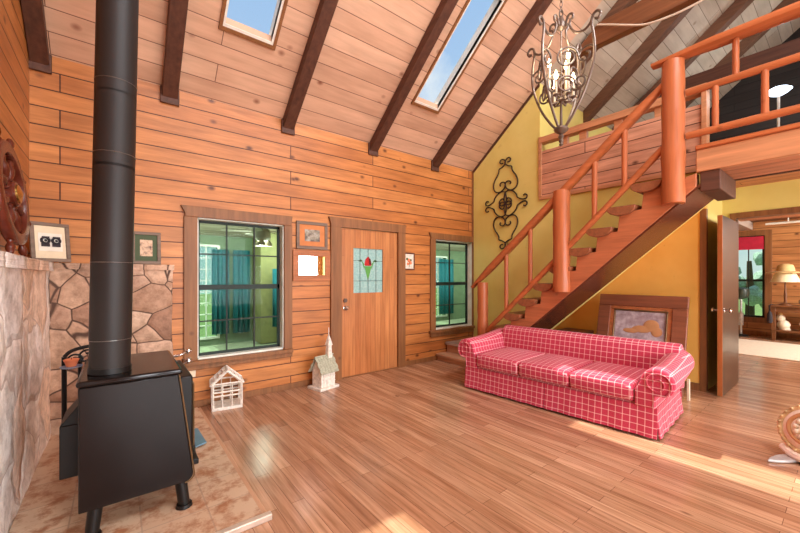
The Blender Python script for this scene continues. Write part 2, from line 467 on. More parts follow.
# ceilings: front slope with two skylight openings
SK = [(.80, 1.235, 2.60, 3.70), (3.19, 3.60, 2.60, 3.70)]
def slope_quad(m, x0, x1, y0, y1, t=.06):
    m.hexa([(x0, y0, cz(y0)), (x1, y0, cz(y0)), (x1, y1, cz(y1)), (x0, y1, cz(y1)),
            (x0, y0, cz(y0)+t), (x1, y0, cz(y0)+t), (x1, y1, cz(y1)+t), (x0, y1, cz(y1)+t)])
m = MB()
XC = 5.09
slope_quad(m, XL-.1, SK[0][0], RIDGE, D+.2); slope_quad(m, SK[0][1], SK[1][0], RIDGE, D+.2); slope_quad(m, SK[1][1], XC, RIDGE, D+.2)
for a, b, y0, y1 in SK:
    slope_quad(m, a, b, RIDGE, y0); slope_quad(m, a, b, y1, D+.2)
slope_quad(m, XL-.1, XC, YB-.1, RIDGE)
struct('ceiling', m, 'ceiling_boards', smooth=0)
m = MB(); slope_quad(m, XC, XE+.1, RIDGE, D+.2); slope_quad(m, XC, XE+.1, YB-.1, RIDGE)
struct('ceiling_loft', m, 'loft_boards_lit', smooth=0)
# upper mustard wall (X = XR), lower edge follows the stair
def stz(y): return 1.84+(1.42-y)*.87
m = MB(); m.prism([(XR, D, 0), (XR, D, CZ0), (XR, 2.99, cz(2.99)), (XR, 2.99, LZ), (XR, .93, LZ), (XR, .93, stz(.93)), (XR, 3.5, 0.0)], (.1, 0, 0))
struct('wall_right', m, 'mustard_plaster', smooth=0)
# rake and corner trim on it
m = MB()
m.prism([(XR-.02, D, CZ0-.005), (XR-.02, 2.99, cz(2.99)-.005), (XR-.02, 2.99, cz(2.99)-.05), (XR-.02, D, CZ0-.05)], (.02, 0, 0))
struct('trim_rake', m, 'beam_dark', smooth=0)
m = MB(); m.box((XR-.025, D-.025, 0.28), (XR, D, CZ0)); struct('trim_corner', m, 'trim_brown', smooth=0)
# recess under the stair
RXW = 5.54; RY = 1.108; HX = 6.43
m = MB(); m.prism([(RXW, RY, 0), (RXW, RY, 2.56), (RXW, 1.04, 2.56), (RXW, 1.04, stz(1.04)+.18), (RXW, 3.5, .21), (RXW, 3.5, 0)], (.1, 0, 0))
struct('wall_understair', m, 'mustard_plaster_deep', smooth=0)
m = MB(); m.hexa([(x, y, stz(y)+d+(.17+.0 if x > XR else 0)) for d in (0, .04) for x, y in ((XR, .93), (RXW+.1, .93), (RXW+.1, 3.5), (XR, 3.5))])
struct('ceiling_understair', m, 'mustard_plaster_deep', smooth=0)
m = MB(); m.box((RXW+.1, RY, 0), (HX+.1, RY+.1, 2.56)); struct('wall_return', m, 'mustard_plaster', smooth=0)
m = MB(); m.box((RXW-.012, RY-.012, 0), (RXW+.06, RY+.05, 2.2)); struct('trim_recess_edge', m, 'trim_brown', smooth=0)
m = MB(); m.box((RXW-.02, RY+.05, 0), (RXW, 3.45, .09)); struct('baseboard_understair', m, 'trim_brown', smooth=0)
# header wall with the wide opening to the next room
OY1, OY0, OZ = .97, -1.3, 2.16
m = MB(); m.box((HX, OY0, OZ), (HX+.12, RY, 2.56)); m.box((HX, OY1, 0), (HX+.12, RY, OZ)); m.box((HX, YB, 0), (HX+.12, OY0, 2.56))
struct('wall_nook', m, 'mustard_plaster', smooth=0)
m = MB(); m.box((HX-.02, OY0, OZ-.005), (HX+.14, OY1, OZ+.065)); m.box((HX-.02, OY1, 0), (HX+.14, OY1+.06, OZ+.065))
struct('trim_opening', m, 'trim_brown', smooth=0)
# loft floor, soffit, fascia
m = MB(); m.box((4.44, YB, 2.56), (XE, .93, LZ)); m.box((XR+.1, .93, 2.56), (XE, D, LZ)); struct('floor_loft', m, 'soffit_boards', smooth=0)
m = MB(); m.box((4.44, YB, 2.395), (5.06, .93, 2.43)); struct('trim_soffit', m, 'soffit_boards', smooth=0)
m = MB(); m.box((5.04, YB, 2.385), (5.08, .78, 2.56)); struct('trim_soffit_edge', m, 'beam_dark', smooth=0)
m = MB(); m.box((4.38, YB, 2.39), (4.44, .945, 2.60)); struct('trim_fascia', m, 'fascia_wood', bevel=.006)
m = MB(); m.box((4.36, YB, 2.60), (4.56, .95, 2.645)); struct('trim_fascia_cap', m, 'log_orange_run', bevel=.01)
m = MB(); m.box((4.40, .77, 2.2), (5.10, .92, 2.392)); struct('beam_header', m, 'beam_dark', bevel=.008)
# loft knee wall and half wall
m = MB(); m.box((XR+.1, 3.0, LZ), (XE, 3.08, cz(3.04))); struct('wall_knee', m, 'mustard_plaster', smooth=0)
m = MB(); m.box((XR-.005, 1.03, LZ), (XR+.09, 2.985, 3.30)); struct('wall_loft_half', m, 'half_wall_boards', smooth=0)
m = MB()
m.box((XR-.03, 1.03, LZ-.045), (XR-.005, 2.99, LZ)); m.box((XR-.03, 2.95, LZ), (XR-.005, 3.0, 3.52)); m.box((XR-.03, 1.0, LZ), (XR+.1, 1.05, 3.44))
m.box((XR-.035, 1.0, 3.42), (XR+.1, 2.99, 3.51))
for y in (2.62, 2.35, 1.9, 1.45): m.box((XR+.01, y-.05, 3.30), (XR+.08, y+.05, 3.42))
struct('trim_half_wall', m, 'fascia_wood', bevel=.005)
m = MB(); m.box((XE, YB, 0), (XE+.1, D, ZR+.1)); 
m2 = MB(); m2.prism([(XE, YB, LZ), (XE, D, LZ), (XE, D, CZ0), (XE, RIDGE, ZR), (XE, YB, cz(YB))], (.1, 0, 0)); m.b.free()
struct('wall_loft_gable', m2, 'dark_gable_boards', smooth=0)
# far room shell
m = MB(); FW = (1.30, 1.86, .42, 2.36)   # window Y0,Y1,z0,z1
m.box((XF, YB, 0), (XF+.1, FW[0], 2.7)); m.box((XF, FW[1], 0), (XF+.1, D, 2.7)); m.box((XF, FW[0], 0), (XF+.1, FW[1], FW[2])); m.box((XF, FW[0], FW[3]), (XF+.1, FW[1], 2.7))
struct('wall_far', m, 'far_wall_boards', smooth=0)
m = MB(); m.box((HX+.12, YB, 2.68), (XF+.1, D, 2.72)); struct('ceiling_far', m, 'beam_brown', smooth=0)
m = MB(); m.box((XE+.1, YB, 2.56), (XF+.1, D, 2.60)); m.b.free()
m = MB(); m.box((XF-.025, YB, 0), (XF, D, .1)); struct('baseboard_far', m, 'trim_brown', smooth=0)
m = MB(); m.box((HX+.2, 1.5, 2.50), (XF, 1.72, 2.68)); 
tag(struct('ceiling_beam', m, 'step_grey', bevel=.01), 'pale grey beam under the ceiling of the next room', 'beam')
# baseboard along the back wall
m = MB(); m.box((.43, D-.018, 0), (2.215, D, .07)); m.box((3.485, D-.018, 0), (4.15, D, .07)); struct('baseboard_back', m, 'trim_brown', bevel=.004)

# stone surround and hearth
ZS = 1.50
def rough_slab(name, a, b, mat, n=10, amp=.012):
    """stone wall: a box whose faces are gently uneven"""
    m = MB(); m.box(a, b)
    bmesh.ops.subdivide_edges(m.b, edges=m.b.edges[:], cuts=n, use_grid_fill=True)
    for v in m.b.verts:
        s = math.sin(v.co.x*9+v.co.z*7)+math.sin(v.co.y*8.3-v.co.z*5.1)+math.sin(v.co.z*13+v.co.y*3)
        r = random.uniform(-1, 1)
        d = Vector((.4*s+.6*r, .4*math.sin(v.co.z*11+v.co.x*6)-.5*r, .3*r))*amp
        if v.co.z > .01: v.co += d
    return struct(name, m, mat, smooth=60)
rough_slab('wall_stone_left', (XL+.002, 1.0, 0), (-.452, D-.005, ZS-.07), 'fieldstone_lit', 22, .010)
rough_slab('wall_stone_back', (-.452, 4.20, 0), (.425, D-.003, ZS-.05), 'flagstone', 14, .006)
m = MB(); rough_slab('trim_stone_ledge_side', (XL+.002, 1.0, ZS-.072), (-.43, D-.005, ZS), 'fieldstone_lit', 16, .006); m.b.free()
rough_slab('trim_stone_ledge_back', (-.43, 4.185, ZS-.052), (.435, D-.003, ZS), 'flagstone', 12, .004)
m = MB(); m.box((-.452, 2.085, 0), (.645, 4.20, .035)); struct('floor_hearth', m, 'hearth_tile', smooth=0)
m = MB(); m.prism([(.645, 2.06, 0), (.675, 2.06, 0), (.675, 4.2, 0), (.645, 4.2, 0)], (0, 0, .028)); struct('trim_hearth_side', m, 'step_brown', bevel=.004)
m = MB(); m.box((-.452, 2.045, 0), (.69, 2.085, .037)); struct('trim_hearth_front', m, 'edge_metal', bevel=.006)

# ------------------------------------------------------------------ ceiling beams
def rafter(x, label, w=.135, d=.13):
    m = MB(); c = 0.004
    m.hexa([(x-w/2, RIDGE, cz(RIDGE)-d/.78), (x+w/2, RIDGE, cz(RIDGE)-d/.78), (x+w/2, D-.03, cz(D-.03)-d), (x-w/2, D-.03, cz(D-.03)-d),
            (x-w/2, RIDGE, cz(RIDGE)-c), (x+w/2, RIDGE, cz(RIDGE)-c), (x+w/2, D-.03, cz(D-.03)-c), (x-w/2, D-.03, cz(D-.03)-c)])
    m.box((x-w/2-.015, D-.03, CZ0-.165), (x+w/2+.015, D-.002, CZ0+.0))
    return tag(m.build('ceiling_beam', 'beam_dark', None, bevel=.006), label, 'beam')
rafter(-.525, 'dark sloping ceiling beam in the left corner above the ship wheel', w=.12)
rafter(.413, 'dark sloping ceiling beam just right of the black stove pipe')
rafter(1.64, 'dark sloping ceiling beam right of the small skylight')
rafter(2.897, 'dark sloping ceiling beam left of the long skylight, the chandelier chain hangs from it')
rafter(4.13, 'dark sloping ceiling beam right of the long skylight, behind the chandelier')
def loft_rafter(x, label):
    w, d = .15, .17; m = MB(); y1 = 3.0
    m.hexa([(x-w/2, RIDGE, cz(RIDGE)-d/.78), (x+w/2, RIDGE, cz(RIDGE)-d/.78), (x+w/2, y1, cz(y1)-d/.78), (x-w/2, y1, cz(y1)-d/.78),
            (x-w/2, RIDGE, cz(RIDGE)-.004), (x+w/2, RIDGE, cz(RIDGE)-.004), (x+w/2, y1, cz(y1)-.004), (x-w/2, y1, cz(y1)-.004)])
    return tag(m.build('ceiling_beam', 'beam_mid', None, bevel=.006), label, 'beam')
loft_rafter(5.42, 'dark sloping beam over the loft edge, meeting the brown tie beam')
loft_rafter(6.60, 'dark sloping loft beam rising behind the top of the stair rail')
loft_rafter(7.83, 'dark sloping loft beam crossing above the tall log post')
loft_rafter(9.06, 'dark sloping loft beam deepest in the loft near the gable')
def tie(x, label, mat, z0=4.60, z1=4.90):
    m = MB(); ym = D-(z1-CZ0)/CS; ym0 = D-(z0-CZ0)/CS
    m.prism([(x-.06, ym0-.12, z0), (x-.06, ym-.12, z1), (x-.06, -3.0, z1), (x-.06, -3.0, z0)], (.12, 0, 0))
    return tag(m.build('tie_beam', mat, None, bevel=.008), label, 'beam')
tie(5.28, 'brown horizontal tie beam at the loft edge with a cream cord draped along it', 'beam_brown')
tie(7.70, 'dark horizontal tie beam inside the loft seen above the middle balcony rail', 'beam_dark', 4.50, 4.80)

# ------------------------------------------------------------------ windows and doors
def window(idx, a, b, z0, z1, cols, rows, label, outer, depth=.12):
    t = sthing('window_%d' % idx, ((a+b)/2, D, z0), label, 'window')
    ox0, ox1, oz0, oz1 = outer
    m = MB()   # casing on the wall
    m.prism([(ox0-.03, D-.035, oz1), (ox0+.01, D-.035, oz1-.08), (ox0+.01, D-.035, z1-.0), (ox1-.01, D-.035, z1), (ox1-.01, D-.035, oz1-.08), (ox1+.0, D-.035, oz1)], (0, .034, 0))
    m.box((ox0, D-.03, z0), (a, D-.001, z1)); m.box((b, D-.03, z0), (ox1, D-.001, z1))
    m.build('casing', 'trim_brown', t, bevel=.004)
    m = MB(); m.box((ox0-.03, D-.065, z0-.045), (ox1+.0, D-.001, z0)); m.box((ox0, D-.035, oz0), (ox1, D-.001, z0-.045))
    m.build('sill', 'trim_brown', t, bevel=.005)
    m = MB(); e = .012
    m.box((a, D, z0), (a+e, D+depth, z1)); m.box((b-e, D, z0), (b, D+depth, z1)); m.box((a, D, z1-e), (b, D+depth, z1)); m.box((a, D, z0), (b, D+depth, z0+e*1.6))
    m.build('jamb', 'sash_white', t)
    y = D+depth; zm = (z0+z1)/2+.01
    for nm, s0, s1 in (('lower_sash', z0+.02, zm), ('upper_sash', zm, z1-.012)):
        m = MB(); q = .028
        xa, xb = a+e, b-e
        m.box((xa, y-.02, s0), (xa+q, y+.01, s1)); m.box((xb-q, y-.02, s0), (xb, y+.01, s1)); m.box((xa, y-.02, s0), (xb, y+.01, s0+q)); m.box((xa, y-.02, s1-q), (xb, y+.01, s1))
        s = m.build(nm, 'sash_green', t)
        m = MB(); u = .007
        for i in range(1, cols): x = xa+(xb-xa)*i/cols; m.box((x-u, y-.015, s0+q), (x+u, y+.008, s1-q))
        for j in range(1, rows): z = s0+(s1-s0)*j/rows; m.box((xa+q, y-.015, z-u), (xb-q, y+.008, z+u))
        m.build('muntins', 'muntin_dark', s)
        m = MB(); m.box((xa+q, y-.004, s0+q), (xb-q, y, s1-q)); m.build('pane', 'window_glass', s, smooth=0)
    return t
window(1, .660, 1.590, .50, 2.012, 3, 2, 'brown-cased grid window nearest the stove, looking into a green porch', (.535, 1.69, .40, 2.125))
window(2, 4.135, 5.075, .50, 2.005, 2, 2, 'brown-cased grid window in the corner beside the stair landing', (4.02, 5.085, .39, 2.11))

d = sthing('door_1', (2.86, D, 0), 'orange wooden plank front door with stained tulip glass and brown casing', 'door')
m = MB()
m.box((2.215, D-.035, 0), (2.375, D-.001, 2.06)); m.box((3.345, D-.035, 0), (3.482, D-.001, 2.06))
m.prism([(2.185, D-.04, 2.18), (2.215, D-.04, 2.08), (2.215, D-.04, 2.055), (3.482, D-.04, 2.055), (3.482, D-.04, 2.175), (3.50, D-.04, 2.175)], (0, .039, 0))
m.build('casing', 'trim_brown', d, bevel=.004)
GX0, GX1, GZ0, GZ1 = 2.576, 3.08, 1.155, 1.785
m = MB(); y0, y1 = D+.0, D+.045
m.box((2.38, y0, .012), (GX0, y1, 2.05)); m.box((GX1, y0, .012), (3.34, y1, 2.05)); m.box((GX0, y0, .012), (GX1, y1, GZ0)); m.box((GX0, y0, GZ1), (GX1, y1, 2.05))
m.build('leaf', 'door_boards', d, smooth=0)
m = MB(); m.box((2.375, D-.02, 0), (3.345, D+.1, .012)); m.build('threshold', 'trim_brown', d)
m = MB(); m.box((GX0, y0+.02, GZ0), (GX1, y0+.03, GZ1)); g = m.build('stained_glass', 'art_glass', d, smooth=0)
yy = y0+.014
def lead(pts, r=.003):
    m.tube([(x, yy, z) for x, z in pts], r, 6)
cx = (GX0+GX1)/2; tz = GZ0+.30
m = MB()
for fx in (.23, .77): x = GX0+(GX1-GX0)*fx; lead([(x, GZ0), (x, GZ1)])
lead([(cx, GZ0), (cx, tz-.08)]); lead([(cx, GZ1-.11), (cx, GZ1)])
lead([(GX0, GZ0+.17), (GX1, GZ0+.17)]); lead([(GX0, GZ0+.455), (GX0+.10, GZ0+.455)]); lead([(GX1-.10, GZ0+.455), (GX1, GZ0+.455)])
m.build('lead_lines', 'lead', g)
def petal(nm, mat, pts, dy=0):
    m = MB(); m.prism([(x, yy+.004-dy, z) for x, z in pts], (0, .004, 0)); return m.build(nm, mat, g, smooth=0)
petal('tulip_bud', 'glass_red', [(cx, GZ0+.52), (cx-.045, GZ0+.475), (cx-.062, GZ0+.40), (cx-.045, GZ0+.385), (cx+.045, GZ0+.385), (cx+.062, GZ0+.40), (cx+.045, GZ0+.475)])
petal('tulip_bud_side', 'glass_darkred', [(cx+.005, GZ0+.52), (cx+.02, GZ0+.40), (cx+.062, GZ0+.40), (cx+.045, GZ0+.475)], .003)
petal('tulip_stem', 'glass_green', [(cx-.06, GZ0+.38), (cx+.06, GZ0+.38), (cx+.035, GZ0+.29), (cx+.004, GZ0+.18), (cx-.004, GZ0+.18), (cx-.035, GZ0+.29)])
for s in (-1, 1):
    petal('tulip_leaf', 'glass_green', [(cx+s*.06, GZ0+.37), (cx+s*.07, GZ0+.42), (cx+s*.11, GZ0+.455), (cx+s*.085, GZ0+.40), (cx+s*.065, GZ0+.33)])
    petal('tulip_leaf_tip', 'glass_olive', [(cx+s*.085, GZ0+.45), (cx+s*.12, GZ0+.475), (cx+s*.17, GZ0+.455), (cx+s*.13, GZ0+.44)])
m = MB(); m.cyl((2.442, y0-.002, 1.06), (2.442, y0-.022, 1.06), .028, seg=18); m.build('deadbolt', 'mug_brown', d)
m = MB(); m.lathe([(.03, 0), (.03, .006), (.012, .012), (.012, .035), (.028, .045), (.03, .06), (.018, .072)], (2.442, y0-.001, .955), (0, -1, 0)); m.build('knob', 'chrome', d)

# open interior door leaf by the next room
dl = sthing('door_2', (5.50, .965, 0), 'dark brown interior door standing open at the way to the next room', 'door')
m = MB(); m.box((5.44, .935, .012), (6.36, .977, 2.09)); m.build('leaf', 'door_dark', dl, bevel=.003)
m = MB(); m.box((5.428, .934, .012), (5.44, .978, 2.09)); e_ = m.build('leaf_edge', 'door_edge_lit', dl)
e_['label'] = 'front edge of the door coloured orange as if lit'
for s in (-1, 1):
    m = MB(); m.lathe([(.028, 0), (.028, .006), (.01, .012), (.01, .04), (.026, .048), (.029, .062), (.016, .072)], (5.50, .935 if s < 0 else .977, .995), (0, s, 0)); m.build('knob', 'chrome', dl)

# skylights
def skylight(idx, s, label):
    a, b, y0, y1 = s
    t = sthing('window_%d' % idx, ((a+b)/2, y1, cz(y1)), label, 'skylight')
    n = Vector((0, CS, 1)).normalized(); H = .14
    def q(x, y, h): return Vector((x, y, cz(y)))+n*h
    m = MB(); e = .02
    for (xa, xb, ya, yb) in ((a-e, a, y0-e, y1+e), (b, b+e, y0-e, y1+e), (a, b, y0-e, y0), (a, b, y1, y1+e)):
        m.hexa([q(xa, ya, -.012), q(xb, ya, -.012), q(xb, yb, -.012), q(xa, yb, -.012), q(xa, ya, H), q(xb, ya, H), q(xb, yb, H), q(xa, yb, H)])
    m.build('shaft_lining', 'white_paint', t)
    m = MB(); e = .05
    for (xa, xb, ya, yb) in ((a-e, a-.02, y0-e, y1+e), (b+.02, b+e, y0-e, y1+e), (a-.02, b+.02, y0-e, y0-.02), (a-.02, b+.02, y1+.02, y1+e)):
        m.hexa([q(xa, ya, -.02), q(xb, ya, -.02), q(xb, yb, -.02), q(xa, yb, -.02), q(xa, ya, -.001), q(xb, ya, -.001), q(xb, yb, -.001), q(xa, yb, -.001)])
    m.build('casing', 'trim_brown', t)
    m = MB(); m.hexa([q(a, y0, H-.012), q(b, y0, H-.012), q(b, y1, H-.012), q(a, y1, H-.012), q(a, y0, H-.004), q(b, y0, H-.004), q(b, y1, H-.004), q(a, y1, H-.004)])
    m.build('pane', 'skylight_glass', t, smooth=0)
skylight(3, SK[0], 'small skylight in the sloping ceiling left, above the grid window')
skylight(4, SK[1], 'long skylight in the sloping ceiling between beams, left of the chandelier')

# next-room window with red shade
t = sthing('window_5', (XF, 1.58, FW[2]), 'window in the next room with a rolled red shade', 'window')
m = MB(); w = .12
m.box((XF-.03, FW[0]-w, FW[2]-w), (XF-.001, FW[0], FW[3]+w)); m.box((XF-.03, FW[1], FW[2]-w), (XF-.001, FW[1]+w, FW[3]+w)); m.box((XF-.03, FW[0], FW[3]), (XF-.001, FW[1], FW[3]+w)); m.box((XF-.03, FW[0], FW[2]-w), (XF-.001, FW[1], FW[2]))
m.build('casing', 'trim_brown', t, bevel=.004)
m = MB(); x = XF+.05
for z in (FW[2]+.02, 1.30, FW[3]-.02): m.box((x-.02, FW[0], z-.025), (x+.02, FW[1], z+.025))
for y in (FW[0]+.02, FW[1]-.02): m.box((x-.02, y-.025, FW[2]), (x+.02, y+.025, FW[3]))
for y in ((FW[0]+FW[1])/2,): m.box((x-.012, y-.01, FW[2]), (x+.012, y+.01, FW[3]))
m.build('sash', 'muntin_dark', t)
m = MB(); m.box((x-.003, FW[0], FW[2]), (x+.003, FW[1], FW[3])); m.build('pane', 'window_glass', t, smooth=0)
m = MB()
for k in range(4): m.box((XF-.018-.006*(k % 2), FW[0]+.01, FW[3]-.10-.075*k), (XF-.008, FW[1]-.01, FW[3]-.02-.075*k))
m.build('shade', 'red_cloth', t)

# ------------------------------------------------------------------ staircase
ST = thing('staircase', (4.40, 3.4, 0), 'log staircase with half-log treads climbing along the mustard wall to the loft', 'staircase')
rise = .2165; run = .2335; Y0 = 3.52; Z0 = .43   # first tread above landing
NT_ = 10
def slope_y(y): return .648+(3.079-y)*.833       # upper line of the stringer
# stringer: stepped top, straight underside
low = stz
pts = [(3.62, low(3.62)-.0), (3.62, .40)]
pts = []
for k in range(NT_):
    yk = Y0-run*k-.03; zk = Z0+rise*k-.075
    pts += [(yk, zk), (yk-run+.02, zk+.02)]
top = [(y, z) for y, z in pts]
yend = .945
poly = [(3.60, .285), (3.60, .36)] + top + [(yend, 2.385), (yend, low(yend)), (3.2, .285)]
m = MB(); m.prism([(4.39, y, z) for y, z in poly], (.10, 0, 0)); m.build('stringer', 'stringer_wood', ST, bevel=.006)
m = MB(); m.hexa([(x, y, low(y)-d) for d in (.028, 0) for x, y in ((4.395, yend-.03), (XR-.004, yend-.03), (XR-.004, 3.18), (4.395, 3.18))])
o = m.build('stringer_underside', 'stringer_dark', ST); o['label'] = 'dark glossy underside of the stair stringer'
m = MB(); m.prism([(4.98, y, z) for y, z in poly], (.08, 0, 0)); m.build('stringer', 'stringer_wood', ST, bevel=.006)
for k in range(NT_):
    yc = Y0-run*k; zt = Z0+rise*k
    prof = [(yc+.09, zt)]
    for j in range(0, 9):
        a = PI*j/8; prof.append((yc-.055+.145*math.cos(a), zt-.02-.085*math.sin(a)))
    prof.append((yc-.2, zt))
    m = MB(); m.prism([(4.345, y, z) for y, z in prof], (.72, 0, 0)); m.build('tread', 'tread_wood', ST, bevel=.008)
def log(p0, p1, r, name, mat, par, wob=.012, n=12, seg=14, taper=1.0):
    p0, p1 = Vector(p0), Vector(p1); pts = []; rs = []
    for i in range(n+1):
        f = i/n; p = p0.lerp(p1, f)
        pts.append(p); rs.append(r*(1+(taper-1)*f)*(1+wob*math.sin(i*1.9)+random.uniform(-wob, wob)))
    m = MB(); m.tube(pts, rs, seg); return m.build(name, mat, par, bevel=.006)
PXX = 4.36
log((PXX, 3.50, .285), (PXX, 3.50, 1.30), .082, 'newel_post', 'log_orange', ST, .03)
log((PXX, 2.268, 1.19), (PXX, 2.268, 2.46), .100, 'newel_post', 'log_orange', ST, .03)
# handrail: flattened log plank
def plank_rail(p0, p1, w, h, name, mat, par):
    p0, p1 = Vector(p0), Vector(p1); t = (p1-p0).normalized(); sx = Vector((1, 0, 0)); up = sx.cross(t).normalized()
    if up.z < 0: up = -up
    m = MB(); prof = []
    for a in range(12):
        q = 2*PI*a/12; c, s = math.cos(q), math.sin(q)
        prof.append((math.copysign(abs(c)**.6, c)*w/2, math.copysign(abs(s)**.6, s)*h/2))
    rings = []
    for i in range(9):
        f = i/8; p = p0.lerp(p1, f); k = .55 if i in (0, 8) else 1
        rings.append([m.b.verts.new(p+sx*(u*k)+up*(v*k)) for u, v in prof])
    for A, B in zip(rings, rings[1:]):
        for k in range(12): m.b.faces.new((A[k], A[(k+1) % 12], B[(k+1) % 12], B[k]))
    m.b.faces.new(rings[0][::-1]); m.b.faces.new(rings[-1])
    return m.build(name, mat, par, smooth=50)
plank_rail((PXX, 3.70, 1.22), (PXX, 1.10, 3.41), .13, .085, 'handrail', 'log_orange_run', ST)
def up_z(y): return 1.255+(3.625-y)*.856     # handrail line
def lo_z(y): return .575+(3.396-y)*.995*.97
log((PXX, 3.46, .53), (PXX, 1.20, lo_z(1.20)-.0), .036, 'lower_rail', 'log_orange_run', ST, .03)
for y in (3.079, 2.70, 1.874, 1.559):
    log((PXX, y, lo_z(y)), (PXX, y, up_z(y)-.02), .030, 'baluster', 'log_orange', ST, .03)
# landing steps in the corner
m = MB(); m.box((4.17, 3.45, 0), (4.42, D-.02, .072)); m.box((4.14, 3.43, .072), (4.42, D-.02, .112)); o = m.build('bottom_step', 'step_brown', ST, bevel=.006); o['label'] = 'pale brown bottom step'
m = MB(); m.box((4.40, 3.43, 0), (XR-.002, D-.02, .235)); m.build('landing_base', 'step_brown', ST, bevel=.004)
m = MB(); m.box((4.36, 3.41, .235), (XR-.002, D-.02, .282)); o = m.build('landing_top', 'step_grey', ST, bevel=.01); o['label'] = 'worn grey landing top'

# loft balcony railing
BR = thing('balcony_railing', (4.38, .0, LZ), 'orange log balcony railing along the loft edge with tall newel post', 'railing')
log((PXX, 1.122, 2.11), (PXX, 1.122, 3.53), .100, 'newel_post', 'log_orange', ST, .03, taper=.96)
plank_rail((PXX, 1.30, 3.56), (PXX, -2.6, 3.56), .19, .075, 'top_rail', 'log_orange_run', BR)
log((PXX, 1.018, 3.175), (PXX, -2.6, 3.175), .033, 'middle_rail', 'log_orange_run', BR, .03, n=30)
log((PXX, 1.018, 2.755), (PXX, -2.6, 2.755), .034, 'lower_rail', 'log_orange_run', BR, .03, n=30)
for y, z0, z1 in ((.66, 3.18, 3.52), (.80, 2.76, 3.17), (.475, 2.76, 3.17), (.0, 2.76, 3.17), (.2, 3.18, 3.52), (-.3, 3.18, 3.52), (-.5, 2.76, 3.17)):
    log((PXX, y, z0), (PXX, y, z1), .025, 'baluster', 'log_orange', BR, .03)

# ------------------------------------------------------------------ sofa
SF = thing('sofa', (3.96, 2.05, 0), 'red and white plaid three-seat sofa with rolled arms and skirt before the stairs', 'sofa')
FX, BX = 3.475, 4.425; SY0, SY1 = 1.05, 3.05; AW = .20
def rbox(name, a, b, mat, par, puff=(0, 0, 0), bev=.04, cuts=5):
    m = MB(); m.box(a, b)
    bmesh.ops.subdivide_edges(m.b, edges=m.b.edges[:], cuts=cuts, use_grid_fill=True)
    c = (Vector(a)+Vector(b))/2; h = (Vector(b)-Vector(a))/2; h = Vector([abs(x) for x in h])
    for v in m.b.verts:
        q = Vector([(v.co[i]-c[i])/h[i] for i in range(3)])
        for i in range(3):
            j, k = (i+1) % 3, (i+2) % 3
            if abs(abs(q[i])-1) < 1e-4: v.co[i] += math.copysign(puff[i]*(1-q[j]**2)*(1-q[k]**2), q[i])
    return m.build(name, mat, par, bevel=bev, segs=4, smooth=60)
# base
m = MB(); m.box((FX+.03, SY0+.03, .10), (BX-.02, SY1-.03, .30)); m.build('base', 'red_plaid', SF, bevel=.02)
# skirt: flared panels with corner pleats
def skirt(p0, p1, out, name='skirt_panel'):
    p0, p1, out = Vector(p0), Vector(p1), Vector(out); n = 24; m = MB(); A = []; 
    for i in range(n+1):
        f = i/n; wv = .006*math.sin(f*PI*9)
        top = p0.lerp(p1, f); bot = top+out*(.028+wv); bot.z = .022
        mid = top.lerp(bot, .5)+out*-.004
        row = [top, mid, bot, bot-out*.012, mid-out*.012, top-out*.012]
        A.append([m.b.verts.new(q) for q in row])
    for R, S in zip(A, A[1:]):
        for k in range(6): m.b.faces.new((R[k], R[(k+1) % 6], S[(k+1) % 6], S[k]))
    m.b.faces.new(A[0]); m.b.faces.new(A[-1][::-1])
    return m.build(name, 'red_plaid', SF, smooth=50)
zt = .27
for ya, yb in ((SY0+.005, 2.03), (2.036, SY1-.005)): skirt((FX+.012, ya, zt), (FX+.012, yb, zt), (-1, 0, 0))
skirt((FX+.015, SY0+.012, zt), (BX-.01, SY0+.012, zt), (0, -1, 0)); skirt((FX+.015, SY1-.012, zt), (BX-.01, SY1-.012, zt), (0, 1, 0)); skirt((BX-.012, SY0, zt), (BX-.012, SY1, zt), (1, 0, 0))
# arms: scroll roll on an upright panel, profile in YZ extruded along X
def arm(s):
    yo = SY0 if s < 0 else SY1        # outer side
    def pr_(k, x, dz):
        P = []
        yi = yo-s*AW*.86
        P += [(yo-s*.02, .26), (yo-s*.015, .37)]
        cy, czz, R = yo-s*.005, .482+dz, .124
        for j in range(13):
            a = math.radians(-58+j*20.0)
            P.append((cy+s*R*math.cos(a), czz+R*math.sin(a)))
        P += [(yi, .40), (yi, .26)]
        return P
    m = MB(); rings = []
    for x, dz, k in ((FX+.0, .0, .93), (FX+.012, .0, 1), (FX+.3, .005, 1), (FX+.6, .03, 1), (FX+.85, .06, 1)):
        P = pr_(1, x, dz); c = Vector((yo-s*.1, .45))
        rings.append([m.b.verts.new((x, c.x+(y-c.x)*k, c.y+(z-c.y)*k)) for y, z in P])
    n = len(rings[0])
    for A, B in zip(rings, rings[1:]):
        for i in range(n): m.b.faces.new((A[i], A[(i+1) % n], B[(i+1) % n], B[i]))
    m.b.faces.new(rings[0]); m.b.faces.new(rings[-1][::-1])
    o = m.build('arm', 'red_plaid', SF, bevel=.012, smooth=50)
    # welt spiral on the front face
    cy, czz = yo-s*.005, .482
    sp = []
    for j in range(40):
        a = math.radians(-60+j*15); r = .108*(1-j/52)
        sp.append((FX-.004, cy+s*r*math.cos(a), czz+r*math.sin(a)))
    m = MB(); m.tube([(FX-.004, yo-s*.03, .27), (FX-.004, yo-s*.02, .38)]+sp, .007, 6); m.build('arm_welt', 'red_plaid', o)
arm(-1); arm(1)
# seat cushions
yi0, yi1 = SY0+AW*.88, SY1-AW*.88; cw = (yi1-yi0)/3
for k in range(3):
    rbox('seat_cushion', (FX-.012, yi0+cw*k+.004, .292), (BX-.22, yi0+cw*(k+1)-.004, .445), 'red_plaid', SF, (.014, .0, .03), .035)
